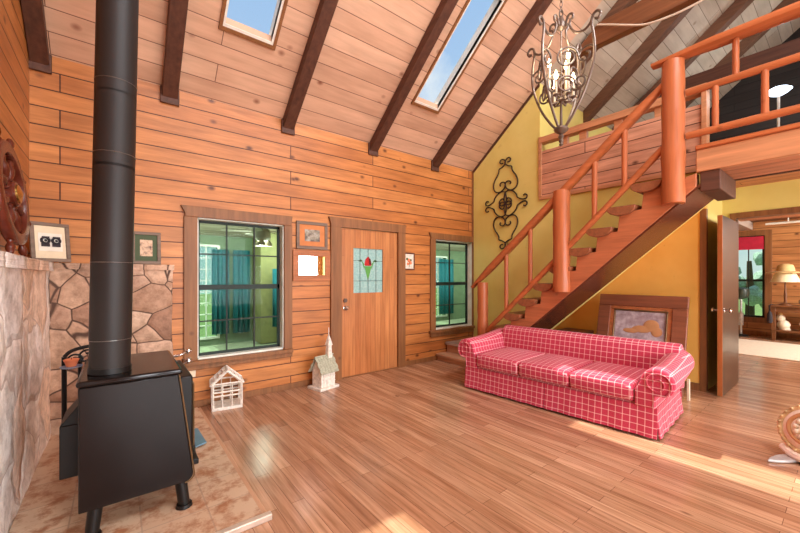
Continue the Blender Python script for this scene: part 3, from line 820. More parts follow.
# back: rolled top, sloping
m = MB(); prof = [(BX-.27, .30), (BX-.29, .45), (BX-.25, .64), (BX-.235, .69), (BX-.19, .722), (BX-.12, .72), (BX-.075, .69), (BX-.06, .64), (BX-.03, .45), (BX-.02, .26)]
rings = []
for y, k in ((SY0-.03, .96), (SY0-.012, 1), (2.05, 1.0), (SY1-.115, 1), (SY1-.095, .96)):
    rings.append([m.b.verts.new((BX-.15+(x-BX+.15)*k, y, .5+(z-.5)*k)) for x, z in prof])
n = len(prof)
for A, B in zip(rings, rings[1:]):
    for i in range(n): m.b.faces.new((A[i], A[(i+1) % n], B[(i+1) % n], B[i]))
m.b.faces.new(rings[0]); m.b.faces.new(rings[-1][::-1])
m.build('back', 'red_plaid', SF, bevel=.015, smooth=60)
for x in (FX+.08, BX-.08):
    for y in (SY0+.1, SY1-.1):
        m = MB(); m.cyl((x, y, 0), (x, y, .11), .022, .03, 10); m.build('foot', 'frame_walnut', SF)

SF.rotation_euler = (0, 0, .072)
# ------------------------------------------------------------------ wood stove
SX0, SX1, SYF, SYB, SZ0, SZ1 = -.157, .285, 2.40, 3.06, .20, .835
SV = thing('wood_stove', (.08, 2.75, .035), 'black cast-iron wood stove standing on the tiled hearth', 'stove')
m = MB(); m.box((SX0+.02, SYF+.03, SZ0+.02), (SX1-.01, SYB, SZ1-.02)); m.build('body', 'stove_black', SV, bevel=.015)
# side shield: plate with rounded lower corner, flaring slightly
def rpoly(x0, x1, z0, z1, r, flare=0.0):
    P = [(x0, z0)]
    for j in range(7): a = math.radians(-90+15*j); P.append((x1+flare-r+r*math.cos(a), z0+r+r*math.sin(a)))
    P += [(x1, z1), (x0, z1)]
    return P
m = MB(); m.prism([(x, SYF, z) for x, z in rpoly(SX0, SX1-.012, SZ0-.01, SZ1-.015, .045, .075)], (0, .022, 0)); m.build('side_shield', 'stove_black', SV, bevel=.006)
m = MB(); P = rpoly(SX0, SX1-.012, SZ0-.01, SZ1-.015, .045, .075)[1:-1]; m.tube([(x+.004, SYF-.002, z) for x, z in P], .004, 6); o = m.build('edge_trim', 'gold_line', SV)
m = MB(); m.box((SX0-.01, SYF-.01, SZ1-.015), (SX1+.01, SYB+.02, SZ1+.018)); m.build('top_plate', 'stove_black', SV, bevel=.02, segs=3)
# door side with frame, glass and handles
dr = MB(); dr.box((SX1-.01, SYF+.10, .27), (SX1+.075, SYB-.03, .78)); dro = dr.build('door', 'stove_iron', SV, bevel=.012)
m = MB(); m.box((SX1+.07, SYF+.17, .36), (SX1+.082, SYB-.10, .70)); m.build('glass', 'pipe_black', dro)
m = MB()
for z in (.34, .72): m.tube([(SX1+.083, SYF+.14, z), (SX1+.083, SYB-.07, z)], .006, 6)
for y in (SYF+.14, SYB-.07): m.tube([(SX1+.083, y, .34), (SX1+.083, y, .72)], .006, 6)
m.build('door_trim', 'gold_line', dro)
for y, z in ((SYB-.03, .81), (SYB-.05, .74)):
    m = MB(); m.tube(spline([(SX1+.0, y, z), (SX1+.07, y+.01, z), (SX1+.11, y+.03, z+.015)], 4), .011, 8); m.ball((SX1+.125, y+.04, z+.02), .024); m.build('handle', 'chrome', SV)
m = MB(); m.box((SX1-.01, SYF+.12, .22), (SX1+.11, SYB-.05, .255)); m.build('ash_lip', 'stove_iron', SV, bevel=.006)
for x in (SX0+.07, SX1+.0):
    for y, dy in ((SYF+.05, -.015), (SYB-.08, .03)):
        m = MB(); m.cyl((x, y, SZ0+.03), (x+(.02 if x > 0 else -.02), y+dy, .05), .032, .030, 12); m.cyl((x+(.02 if x > 0 else -.02), y+dy, .055), (x+(.02 if x > 0 else -.02), y+dy, .036), .04, .044, 12); m.build('leg', 'stove_iron', SV)
m = MB(); m.box((SX0-.095, SYF+.28, .27), (SX0+.03, SYF+.56, .56)); m.prism([(SX0-.095, SYF+.28, .56), (SX0+.025, SYF+.28, .56), (SX0+.025, SYF+.28, .72)], (0, .28, 0)); m.build('blower_box', 'stove_iron', SV, bevel=.005)
# pipe: slightly leaning, through the roof
SP = thing('stove_pipe', (-.035, 2.57, SZ1+.02), 'tall black stove pipe rising from the stove to the ceiling', 'pipe')
p0 = Vector((-.035, 2.57, SZ1+.02)); p1 = Vector((.0, 2.57, 2.94)); dv = (p1-p0)/(p1.z-p0.z)
def pp(z): return p0+dv*(z-p0.z)
m = MB(); m.tube([pp(SZ1+.02), pp(1.045)], .092, 32); m.tube([pp(1.03), pp(2.0)], .0945, 32); m.tube([pp(1.985), pp(2.40)], .0945, 32); m.tube([pp(2.39), pp(4.60)], .0945, 32)
m.build('flue', 'pipe_black', SP, smooth=40)
for z in (1.035, 1.46, 2.06, 2.46):
    m = MB(); c = pp(z); m.tube([c+Vector((.0948*math.cos(2*PI*k/32), .0948*math.sin(2*PI*k/32), 0)) for k in range(32)], .0022, 6, closed=True); m.build('seam', 'seam_metal', SP)
m = MB(); m.tube([pp(SZ1+.02), pp(SZ1+.05)], [.097, .096], 32); m.build('collar', 'stove_iron', SP)

# fireplace tools and stand beside the stove
t = thing('ash_shovel', (.52, 3.3, .036), 'blue-grey ash shovel lying on the hearth right of the stove', 'shovel')
m = MB(); m.prism([(.475, 3.18, .045), (.56, 3.22, .045), (.54, 3.50, .07), (.48, 3.50, .07)], (0, 0, .012)); m.build('blade', 'tool_blue', t, bevel=.004)
m = MB(); m.cyl((.508, 3.48, .07), (.485, 4.1, .10), .011, seg=10); m.build('handle', 'tool_blue', t)
t = thing('fire_poker', (.45, 3.05, .036), 'slim dark fire poker leaning against the stove door side', 'poker')
m = MB(); m.cyl((.46, 3.12, .042), (.40, 3.14, .66), .008, seg=8); m.build('rod', 'black_iron', t)
m = MB(); m.cyl((.40, 3.14, .64), (.388, 3.144, .76), .013, seg=10); m.build('grip', 'handle_wood', t)
t = thing('candle_stand', (-.24, 3.30, .036), 'black scrolled wrought-iron candle stand behind the stove', 'stand')
m = MB(); m.tube([(-.285, 3.3, .04), (-.285, 3.3, .84)], .014, 8); m.tube(spline([(-.285, 3.3, .84), (-.25, 3.3, .875), (-.18, 3.3, .895), (-.08, 3.3, .90), (.02, 3.3, .87)], 5), .012, 8); m.tube([(-.205, 3.3, .80), (-.205, 3.3, .04)], .012, 8); m.tube([(-.30, 3.3, .05), (.02, 3.3, .05)], .010, 8); m.build('frame', 'black_iron', t)
m = MB()
def curl(cx, cz_, r, a0, turns, y=3.3, rr=.007):
    return [(cx+r*(1-j/30*.75)*math.cos(a0+turns*2*PI*j/24), y, cz_+r*(1-j/30*.75)*math.sin(a0+turns*2*PI*j/24)) for j in range(25)]
for cx_, cz_, r in ((-.235, .81, .045), (-.17, .83, .05), (-.09, .85, .045)): m.tube(curl(cx_, cz_, r, 0, 1.3), .007, 6)
m.build('scrolls', 'black_iron', t)
m = MB(); m.lathe([(.02, 0), (.055, .012), (.06, .02), (.03, .018)], (-.245, 3.24, .765)); m.tube([(-.285, 3.3, .77), (-.245, 3.24, .77)], .006, 6); m.build('dish', 'glass_dish', t)
t = thing('candle', (-.245, 3.24, .784), 'orange candle on the dish of the black iron stand', 'candle')
m = MB(); m.lathe([(.026, 0), (.032, .02), (.042, .045), (.03, .05), (.01, .044)], (-.245, 3.24, .784)); m.build('wax', 'candle_orange', t)
m = MB(); m.cyl((-.245, 3.24, .828), (-.245, 3.24, .842), .002, seg=5); m.build('wick', 'ink_dark', t)

# ------------------------------------------------------------------ ship wheel on the ledge
W = thing('ship_wheel', (-.50, 3.21, ZS), 'dark red-brown wooden ship wheel with brass hub leaning on the stone ledge', 'ship wheel')
wc = Vector((-.515, 3.17, 1.885)); lean = Matrix.Rotation(math.radians(-2), 3, 'Z') @ Matrix.Rotation(math.radians(-5), 3, 'Y')
def wp(y, z, x=0): return wc+lean @ Vector((x, y, z))
m = MB()   # rim, rounded rectangular profile
rings = []
for k in range(48):
    a = 2*PI*k/48; rr = []
    for dr_, dx in ((-.035, -.018), (-.03, -.026), (.03, -.026), (.038, -.018), (.038, .018), (.03, .026), (-.03, .026), (-.035, .018)):
        R = .275+dr_; rr.append(m.b.verts.new(wp(R*math.cos(a), R*math.sin(a), dx)))
    rings.append(rr)
for i in range(48):
    A, B = rings[i], rings[(i+1) % 48]
    for k in range(8): m.b.faces.new((A[k], A[(k+1) % 8], B[(k+1) % 8], B[k]))
m.build('rim', 'wheel_wood', W, smooth=50)
m = MB(); ax = lean @ Vector((1, 0, 0)); m.lathe([(.07, -.035), (.078, -.025), (.078, .025), (.07, .035)], wc, ax, 24); m.build('hub', 'wheel_wood', W)
m = MB(); m.lathe([(.055, .035), (.055, .042), (.03, .05), (.012, .056)], wc, ax, 24); m.build('hub_plate', 'brass', W)
for k in range(8):
    a = PI/8+k*PI/4; dv_ = lean @ Vector((0, math.cos(a), math.sin(a)))
    m = MB(); m.lathe([(.014, .07), (.02, .09), (.012, .10), (.022, .14), (.024, .17), (.014, .20), (.018, .215), (.014, .235)], wc, dv_, 12)
    m.lathe([(.014, .31), (.018, .32), (.013, .33), (.022, .355), (.022, .375), (.012, .40)], wc, dv_, 12); m.build('spoke', 'wheel_wood', W)

# ------------------------------------------------------------------ pictures, mirror, outlet
def picture(name, loc, w, h, fw, frame, layers, label, cat='picture', tilt=0, rotz=0, lean_y=0, depth=.025):
    """front faces -Y in local space; base centre at loc"""
    t = thing(name, (0, 0, 0), label, cat)
    m = MB()
    for a, b in (((-w/2, -depth, 0), (w/2, 0, fw)), ((-w/2, -depth, h-fw), (w/2, 0, h)), ((-w/2, -depth, fw), (-w/2+fw, 0, h-fw)), ((w/2-fw, -depth, fw), (w/2, 0, h-fw))): m.box(a, b)
    m.build('frame', frame, t, bevel=.004)
    x0, x1, z0, z1 = -w/2+fw, w/2-fw, fw, h-fw
    for i, (nm, mat, ins) in enumerate(layers):
        ix0, ix1, iz0, iz1 = x0+ins[0], x1-ins[0], z0+ins[1], z1-ins[1]
        m = MB(); m.box((ix0, -depth*.55-.003*i, iz0), (ix1, -depth*.3, iz1)); m.build(nm, mat, t, smooth=0)
    t.location = loc; t.rotation_euler = (lean_y, tilt, rotz); t['_loc'] = (0., 0., 0.)
    return t
P1 = picture('framed_picture', (-.432, 4.08, ZS+.002), .25, .325, .028, 'frame_grey', [('mat', 'mat_cream', (0, 0)), ('print', 'mat_white', (.022, .06))], 'weathered grey frame with two dark figures on the corner of the stone ledge', lean_y=-.14, rotz=math.radians(26))
for sx in (-1, 1):
    m = MB()
    m.ring((sx*.034, -.0235, .175), .024, .009, (0, 1, 0), 18, 6); m.box((sx*.034-.026, -.026, .125), (sx*.034+.026, -.021, .152)); m.box((sx*.034-.02, -.026, .195), (sx*.034+.026, -.021, .208)); m.ball((sx*.034+.003, -.022, .175), .010, (1, .4, 1))
    m.build('figure', 'ink_dark', P1)
picture('framed_picture', (.215, 4.235, ZS+.002), .235, .315, .03, 'frame_grey', [('mat', 'mat_green', (0, 0)), ('print', 'print_sketch', (.038, .048))], 'small grey frame with green mat on stone ledge right of the stove pipe', lean_y=-.12)
picture('framed_picture', (1.957, D-.002, 1.735), .425, .35, .04, 'frame_grey', [('mat', 'mat_orange', (0, 0)), ('print', 'print_landscape', (.07, .06))], 'grey framed landscape with orange mat hanging above the mirror')
picture('wall_mirror', (1.955, D-.002, 1.33), .51, .39, .075, 'frame_pine', [('mirror_glass', 'mirror_silver', (0, 0))], 'small mirror in a wide pine frame left of the front door', 'mirror')
P3 = picture('framed_picture', (3.572, D-.002, 1.49), .215, .27, .02, 'frame_walnut', [('print', 'print_flower', (0, 0))], 'small brown framed flower print right of the front door')
m = MB()
for x, z, r in ((-.01, .15, .03), (.025, .11, .026), (-.03, .095, .022)): m.ball((x, -.016, z), r, (1, .25, 1), 10)
m.build('flower', 'candle_orange', P3)
m = MB(); m.ball((-.045, -.016, .17), .022, (1, .25, 1), 8); m.ball((.03, -.016, .155), .018, (1, .25, 1), 8); m.box((-.008, -.019, .05), (.0, -.015, .13)); m.build('foliage', 'glass_olive', P3)
t = thing('wall_outlet', (.56, D, .32), 'cream outlet plate on pine wall beneath the grid window', 'outlet')
m = MB(); m.box((.475, D-.008, .325), (.645, D-.0005, .405)); m.build('plate', 'plate_cream', t, bevel=.003)
for x in (.52, .60):
    m = MB(); m.box((x-.017, D-.011, .345), (x+.017, D-.007, .385)); m.build('socket', 'mat_cream', t, bevel=.002)

# big framed picture leaning behind the sofa
BP = thing('framed_picture', (5.12, 1.72, 0), 'large wide brown wooden picture frame leaning on wall behind the sofa', 'picture')
lm = Matrix.Rotation(math.radians(13), 3, 'Y')
def bpnt(y, z, x=0): return Vector((5.02, 1.685, 0.02))+lm @ Vector((x, y, z))
BW, BH = .98, 1.15
def frame_ring(y, z0, z1, w, x0, x1, name, mat):
    m = MB()
    for (a0, a1, b0, b1) in ((-y, y, z0, z0+w), (-y, y, z1-w, z1), (-y, -y+w, z0+w, z1-w), (y-w, y, z0+w, z1-w)):
        m.hexa([bpnt(a0, b0, x0), bpnt(a1, b0, x0), bpnt(a1, b0, x1), bpnt(a0, b0, x1), bpnt(a0, b1, x0), bpnt(a1, b1, x0), bpnt(a1, b1, x1), bpnt(a0, b1, x1)])
    return m.build(name, mat, BP, bevel=.008)
frame_ring(BW/2, 0, BH, .15, -.045, .0, 'frame', 'frame_mahogany')
frame_ring(BW/2-.145, .145, BH-.145, .05, -.03, 0, 'inner_moulding', 'frame_pine')
frame_ring(BW/2-.19, .19, BH-.19, .02, -.036, 0, 'gold_fillet', 'gold_line')
m = MB(); yy_ = BW/2-.205
m.hexa([bpnt(-yy_, .205, -.012), bpnt(yy_, .205, -.012), bpnt(yy_, .205, -.004), bpnt(-yy_, .205, -.004), bpnt(-yy_, BH-.205, -.012), bpnt(yy_, BH-.205, -.012), bpnt(yy_, BH-.205, -.004), bpnt(-yy_, BH-.205, -.004)])
pr_ = m.build('print', 'print_sea', BP, smooth=0)
m = MB()
for (y, z, sy, sz) in ((-.13, .77, .085, .075), (-.03, .72, .11, .045), (.09, .69, .09, .03), (-.19, .70, .06, .06)):
    c = bpnt(y, z, -.014); mm = Matrix.Translation(c) @ lm.to_4x4() @ Matrix.Diagonal((.006, sy, sz, 1)); bmesh.ops.create_uvsphere(m.b, u_segments=16, v_segments=10, radius=1, matrix=mm)
o = m.build('painted_shape', 'copper_tone', pr_); o['label'] = 'tan shape in the print'
t = thing('white_panel', (5.03, 1.14, 0), 'narrow white board standing on the floor behind the right sofa arm', 'board')
m = MB(); m.box((4.99, 1.135, 0), (5.02, 1.16, .24)); m.build('board', 'plate_cream', t, bevel=.003)
t = thing('storage_box', (5.3, 2.72, 0), 'dark brown chest under the stairs beside the large picture frame', 'chest')
m = MB(); m.box((5.14, 2.36, 0), (5.45, 2.74, .56)); m.build('body', 'door_dark', t, bevel=.01)
m = MB(); m.box((5.13, 2.35, .56), (5.46, 2.75, .60)); m.build('lid', 'frame_walnut', t, bevel=.01)

# ------------------------------------------------------------------ wrought iron wall scroll
WS = thing('wall_scroll', (XR, 3.60, 2.6), 'tall dark wrought-iron scrollwork hanging on the mustard wall', 'wall decor')
cy, czz = 3.602, 2.605
def zz(l): return [((x-122)*.00404, (258-y-.18*(x-122))*.00344) for x, y in l]
top_half = zz([(133, 58), (143, 56), (148, 46), (141, 37), (129, 42), (121, 56), (124, 68), (138, 76), (152, 80), (154, 94), (161, 108), (173, 125), (180, 148), (177, 172), (164, 188), (145, 193), (128, 184), (122, 166), (128, 153), (140, 149), (148, 156), (145, 165)])
side_arc = zz([(122, 203), (140, 194), (160, 200), (174, 214), (179, 228), (192, 235), (207, 238), (219, 233), (222, 221), (214, 214), (206, 220)])
inner = zz([(130, 236), (137, 230), (148, 236), (151, 248), (143, 262), (128, 262), (118, 250), (116, 234), (122, 203)])
def sc_part(pts, sy, sz, nm):
    m = MB(); m.tube(spline([(XR-.02, cy-sy*a, czz+sz*b) for a, b in pts], 5), .0108, 6); m.build(nm, 'wrought_iron', WS)
for sy in (-1, 1):
    for sz in (-1, 1):
        sc_part(top_half, sy, sz, 'lyre_scroll'); sc_part(side_arc, sy, sz, 'side_scroll'); sc_part(inner, sy, sz, 'inner_scroll')
m = MB()
for z in (0,): m.cyl((XR-.028, cy, czz+z), (XR-.0005, cy, czz+z), .012, seg=10)
m.build('mount', 'wrought_iron', WS)

# ------------------------------------------------------------------ chandelier
CX, CY = 2.915, 1.52
CH = thing('chandelier', (CX, CY, 2.476), 'pewter scroll cage chandelier with candle bulbs hanging on a chain', 'chandelier')
def rad(a, r, z): return (CX+r*math.cos(a), CY+r*math.sin(a), z)
rib = [(.03, 2.615), (.10, 2.70), (.185, 2.84), (.245, 2.99), (.272, 3.12), (.268, 3.25), (.25, 3.36), (.262, 3.42), (.295, 3.435), (.318, 3.405), (.30, 3.375), (.28, 3.385)]
swag = [(.035, 3.47), (.06, 3.53), (.095, 3.53), (.10, 3.495), (.08, 3.485), (.075, 3.44), (.12, 3.365), (.19, 3.34), (.24, 3.37), (.255, 3.41)]
NR = 4
for k in range(NR):
    a = 2*PI*k/NR+1.527
    m = MB(); m.tube(spline([rad(a, r, z) for r, z in rib], 5), .0105, 8); m.build('rib', 'pewter', CH)
    m = MB(); m.tube(spline([rad(a, r, z) for r, z in swag], 5), .0095, 8); m.build('crown_arm', 'pewter', CH)
    for (r0, z0, q, st) in ((.205, 3.14, .075, .2), (.15, 2.95, .068, PI)):
        m = MB(); m.tube([rad(a, r0+q*(1-j/36)*math.cos(st+j*.30), z0+q*(1-j/36)*math.sin(st+j*.30)) for j in range(26)], .0085, 6); m.build('scroll', 'pewter', CH)
for k in range(4):
    a = 2*PI*k/4+1.527+PI/4; tx, ty = -math.sin(a), math.cos(a)
    for r0, z0, q in ((.165, 3.12, .085), (.135, 2.925, .070)):
        c = rad(a, r0, z0); m = MB()
        m.tube([(c[0]+tx*q*(1-j/60)*math.cos(j*.30), c[1]+ty*q*(1-j/60)*math.cos(j*.30), z0+q*(1-j/60)*math.sin(j*.30)) for j in range(30)], .008, 6); m.build('scroll', 'pewter', CH)
m = MB(); m.lathe([(.008, 2.476), (.018, 2.488), (.010, 2.50), (.02, 2.52), (.012, 2.535), (.026, 2.555), (.014, 2.575), (.05, 2.60), (.058, 2.615), (.05, 2.63), (.012, 2.645), (.009, 2.84), (.03, 2.86), (.012, 2.88)], (CX, CY, 0), seg=18); m.build('finial', 'pewter', CH)
m = MB(); m.tube([(CX, CY, 2.86), (CX, CY, 3.47)], .006, 8); m.lathe([(.01, 3.44), (.035, 3.46), (.04, 3.49), (.022, 3.53), (.014, 3.56)], (CX, CY, 0), seg=16); m.build('stem', 'pewter', CH)
m = MB(); m.ring((CX, CY, 3.585), .026, .006, (0, 1, .2)); m.build('loop', 'pewter', CH)
for k in range(6):
    a = 2*PI*k/6+.05; ht = 3.0 if k % 2 else 3.15; R = .092
    m = MB(); m.tube(spline([(CX, CY, 2.87), rad(a, .04, 2.845), rad(a, .08, 2.84), rad(a, R, 2.865)], 5), .007, 6); m.lathe([(.008, 0), (.024, .012), (.022, .018), (.008, .016)], rad(a, R, 2.86), seg=12); br = m.build('candle_arm', 'pewter', CH)
    m = MB(); m.cyl(rad(a, R, 2.87), rad(a, R, ht), .010, seg=12); m.build('candle_sleeve', 'ivory', br)
    m = MB(); m.lathe([(.006, 0), (.015, .016), (.016, .032), (.010, .056), (.001, .08)], rad(a, R, ht), seg=12); m.build('bulb', 'bulb_glow', br)
m = MB(); z = 3.62; k = 0
top_z = cz(CY)-.215
while z < top_z:
    ax = (1, 0, 0) if k % 2 else (0, 1, 0); c = Vector((CX, CY, z))
    pts = []
    for j in range(14):
        a = 2*PI*j/14; u = Vector((0, 1, 0)) if k % 2 else Vector((1, 0, 0)); pts.append(c+u*.011*math.cos(a)+Vector((0, 0, .026*math.sin(a))))
    m.tube(pts, .0032, 5, closed=True); z += .042; k += 1
m.tube([(CX, CY, top_z-.01), (CX, CY, top_z+.01)], .012, 10)
m.build('chain', 'pewter', CH)
t = tag(MB().tube(spline([(5.19, 2.20, 4.86), (5.18, 2.04, 4.77), (5.17, 1.84, 4.65), (5.17, 1.62, 4.535), (5.17, 1.37, 4.49), (5.17, 1.13, 4.49), (5.17, .9, 4.53), (5.17, .5, 4.66), (5.18, .0, 4.88)], 6), .012, 6).build('power_cord', 'cord_cream'), 'cream cord swagging along the brown tie beam right of the chandelier', 'cord')

# ------------------------------------------------------------------ white wooden lanterns on the floor
LT = thing('greenhouse_lantern', (.93, 4.17, 0), 'white wooden greenhouse-shaped lantern on the floor beneath the grid window', 'lantern')
def loc_frame(c, rz):
    R = Matrix.Rotation(rz, 3, 'Z'); c = Vector(c)
    return lambda x, y, z: c+R @ Vector((x, y, z))
q = loc_frame((.915, 4.165, 0), math.radians(-9)); hw, hd, hz, rz_ = .135, .12, .27, .40
def bar(m, a, b, r=.009): m.tube([a, b], r, 4)
m = MB(); m.hexa([q(-hw-.01, -hd-.01, 0), q(hw+.01, -hd-.01, 0), q(hw+.01, hd+.01, 0), q(-hw-.01, hd+.01, 0), q(-hw-.01, -hd-.01, .03), q(hw+.01, -hd-.01, .03), q(hw+.01, hd+.01, .03), q(-hw-.01, hd+.01, .03)]); m.build('base', 'chipped_white', LT, bevel=.003)
m = MB()
for x in (-hw, hw):
    for y in (-hd, hd): bar(m, q(x, y, .03), q(x, y, hz), .013)
for z in (.145, .185, hz):
    for s in (-1, 1): bar(m, q(-hw, s*hd, z), q(hw, s*hd, z)); bar(m, q(s*hw, -hd, z), q(s*hw, hd, z))
for s in (-1, 1):
    for x in (-.045, .045): bar(m, q(x, s*hd, .03), q(x, s*hd, hz), .006)
    bar(m, q(s*hw, 0, .03), q(s*hw, 0, hz), .006)
m.build('frame', 'chipped_white', LT)
m = MB()
for s in (-1, 1):
    bar(m, q(-hw-.02, s*hd, hz-.01), q(0, s*hd, rz_), .013); bar(m, q(hw+.02, s*hd, hz-.01), q(0, s*hd, rz_), .013)
bar(m, q(0, -hd-.015, rz_), q(0, hd+.015, rz_), .014)
for s in (-1, 1):
    for f in (.0, .25, .5, .75): x = s*(hw+.02)*(1-f); z = hz-.01+(rz_-hz+.01)*f; bar(m, q(x, -hd, z), q(x, hd, z), .010)
    for y in (-.04, .04): bar(m, q(s*(hw+.02), y, hz-.01), q(0, y, rz_), .006)
m.build('roof', 'chipped_white', LT)
for s in (-1, 1):
    m = MB(); m.hexa([q(-hw, s*hd-.001, .03), q(hw, s*hd-.001, .03), q(hw, s*hd+.001, .03), q(-hw, s*hd+.001, .03), q(-hw, s*hd-.001, hz), q(hw, s*hd-.001, hz), q(hw, s*hd+.001, hz), q(-hw, s*hd+.001, hz)])
    m.build('pane', 'lantern_glass', LT, smooth=0)
BHs = thing('church_birdhouse', (2.03, 4.10, 0), 'weathered white church birdhouse with steeple on the floor beside the door', 'birdhouse')
q = loc_frame((2.03, 4.105, 0), math.radians(14))
m = MB(); m.hexa([q(-.16, -.12, 0), q(.14, -.12, 0), q(.14, .13, 0), q(-.16, .13, 0), q(-.16, -.12, .03), q(.14, -.12, .03), q(.14, .13, .03), q(-.16, .13, .03)]); m.build('base', 'chipped_white', BHs, bevel=.004)
m = MB(); m.prism([q(-.12, -.085, .03), q(-.12, .085, .03), q(-.12, .085, .25), q(-.12, 0, .37), q(-.12, -.085, .25)], q(.22, 0, 0)-q(0, 0, 0)); b = m.build('body', 'chipped_white', BHs, bevel=.003)
m = MB()
for x in (-.085, -.03, .03): bar(m, q(x, -.087, .03), q(x, -.087, .23), .008)
for z in (.09, .15): bar(m, q(-.12, -.087, z), q(.1, -.087, z), .004)
m.build('pilasters', 'chipped_white', b)
m = MB()
for s in (-1, 1):
    for r in range(5):
        f0, f1 = r/5, (r+1)/5
        for c_ in range(7):
            x0 = -.155+c_*.041+(.01 if r % 2 else 0); 
            ya, za = s*.125*(1-f0), .20+f0*.19; yb, zb = s*.125*(1-f1), .20+f1*.19
            m.hexa([q(x0, ya, za), q(x0+.038, ya, za), q(x0+.038, yb, zb), q(x0, yb, zb), q(x0, ya, za+.014), q(x0+.038, ya, za+.014), q(x0+.038, yb, zb+.008), q(x0, yb, zb+.008)])
bar(m, q(-.155, 0, .395), q(.14, 0, .395), .012); m.build('roof', 'green_grey_shingle', BHs)
m = MB(); m.hexa([q(.04, -.03, .36), q(.10, -.03, .36), q(.10, .03, .36), q(.04, .03, .36), q(.045, -.025, .52), q(.095, -.025, .52), q(.095, .025, .52), q(.045, .025, .52)])
m.hexa([q(.035, -.035, .52), q(.105, -.035, .52), q(.105, .035, .52), q(.035, .035, .52), q(.068, -.002, .66), q(.072, -.002, .66), q(.072, .002, .66), q(.068, .002, .66)]); bar(m, q(.07, 0, .65), q(.07, 0, .74), .005); m.build('steeple', 'chipped_white', BHs)
m = MB(); m.cyl(q(.1, 0, .17), q(.103, 0, .17), .03, seg=14); m.build('entry_hole', 'ink_dark', BHs)
m = MB(); m.cyl(q(.1, 0, .12), q(.15, 0, .12), .005, seg=6); m.build('perch', 'chipped_white', BHs)

# ------------------------------------------------------------------ gilded scroll piece at the right edge
G = thing('gilded_ornament', (4.0, .22, 0), 'ornate gilded scroll ornament on leaf feet at the right edge of floor', 'ornament')
gc = Vector((4.03, .17, .235)); view = Vector((-.80, .38, .35)).normalized()
u = view.cross(Vector((0, 0, 1))).normalized(); w_ = u.cross(view)
def gp(a, b, c=0): return gc+u*a+w_*b+view*c
def ell(ra, rb, c, n=40): return [gp(ra*math.cos(2*PI*k/n), rb*math.sin(2*PI*k/n), c) for k in range(n)]
m = MB(); rings = []
for ra, c in ((.20, -.08), (.205, -.02), (.195, .02), (.15, .045), (.09, .05)): rings.append([m.b.verts.new(p) for p in ell(ra, ra*.9, c)])
for A, B in zip(rings, rings[1:]):
    for k in range(40): m.b.faces.new((A[k], A[(k+1) % 40], B[(k+1) % 40], B[k]))
m.b.faces.new(rings[0][::-1]); m.b.faces.new(rings[-1]); m.build('shell_body', 'gilt_white', G, smooth=60)
m = MB(); m.tube(ell(.20, .18, .02), .017, 8, closed=True)
for k in range(26): m.ball(gp(.203*math.cos(2*PI*k/26), .183*math.sin(2*PI*k/26), .03), .014, seg=8)
m.build('beaded_rim', 'gilt', G)
m = MB(); m.tube(ell(.135, .115, .05), .014, 8, closed=True); m.build('copper_band', 'copper_tone', G)
m = MB()
for k in range(12): m.ball(gp(.09*math.cos(2*PI*k/12), .075*math.sin(2*PI*k/12), .055), .02, (1, 1, 1), 8)
m.ball(gp(0, 0, .05), .05, (1, 1, 1), 12); m.build('rosette', 'ceramic_white', G)
m = MB(); m.tube(spline([gp(.16, -.17, 0), gp(.05, -.215, .02), gp(-.1, -.20, .03), gp(-.19, -.14, .03), gp(-.17, -.09, .03)], 6), [.03]*24+[.02], 8); m.build('base_scroll', 'gilt_white', G)
m = MB()
def leaf(tip, root, wd, th=.02):
    tip, root = Vector(tip), Vector(root); d_ = root-tip; n_ = Vector((-d_.y, d_.x, 0)).normalized()
    for a, b in ((.0, .5), (.5, 1.0)):
        pass
    pts = [tip]+[tip+d_*f+n_*wd*math.sin(PI*min(1, f*.62+.05)) for f in (.2, .5, .8, 1)]+[tip+d_*f-n_*wd*math.sin(PI*min(1, f*.62+.05)) for f in (1, .8, .5, .2)]
    m.prism([(p.x, p.y, .002+.02*((p-tip).length)) for p in pts], (0, 0, th))
leaf((3.80, .40, 0), (4.03, .27, 0), .05); leaf((3.80, .08, 0), (4.02, .17, 0), .05); leaf((4.25, .1, 0), (4.06, .18, 0), .05)
m.build('leaf_feet', 'silver_leaf', G, bevel=.006)
m = MB(); m.lathe([(.10, .0), (.11, .02), (.06, .06), (.05, .1)], (4.05, .19, .012), seg=18); m.build('pedestal', 'gilt', G)

# ------------------------------------------------------------------ next room contents
m = MB(); m.box((8.72, -1.6, .001), (10.8, 2.9, .016)); tag(m.build('rug', 'white_rug', None, bevel=.005), 'cream rug on the floor of the next room', 'rug')
CT = thing('console_table', (11.45, .55, 0), 'brown wooden console table with low shelf in the next room', 'table')
tx0, tx1, ty0, ty1 = 11.2, 11.65, -.4, 1.13
m = MB(); m.box((tx0-.03, ty0, .73), (tx1, ty1+.04, .77)); m.build('tabletop', 'table_wood', CT, bevel=.006)
m = MB(); m.box((tx0, ty0, .20), (tx1, ty1, .23)); m.build('shelf', 'table_wood', CT, bevel=.004)
m = MB(); m.box((tx0+.01, ty0+.03, .62), (tx1-.02, ty1-.03, .73)); m.build('apron', 'table_wood', CT)
for x in (tx0+.03, tx1-.04):
    for y in (ty0+.05, ty1-.04): m = MB(); m.box((x-.03, y-.03, 0), (x+.03, y+.03, .73)); m.build('leg', 'table_wood', CT, bevel=.004)
TL = thing('table_lamp', (11.4, .93, .77), 'table lamp with cream shade topped by a straw hat', 'lamp')
m = MB(); m.lathe([(.11, 0), (.10, .02), (.03, .05), (.022, .12), (.03, .2), (.022, .28), (.014, .36), (.012, .60)], (11.4, .93, .77), seg=16); m.build('base', 'handle_wood', TL)
m = MB(); m.lathe([(.235, .50), (.13, .76), (.12, .76), (.225, .50)], (11.4, .93, .77), seg=24); m.build('lamp_shade', 'shade_cream', TL)
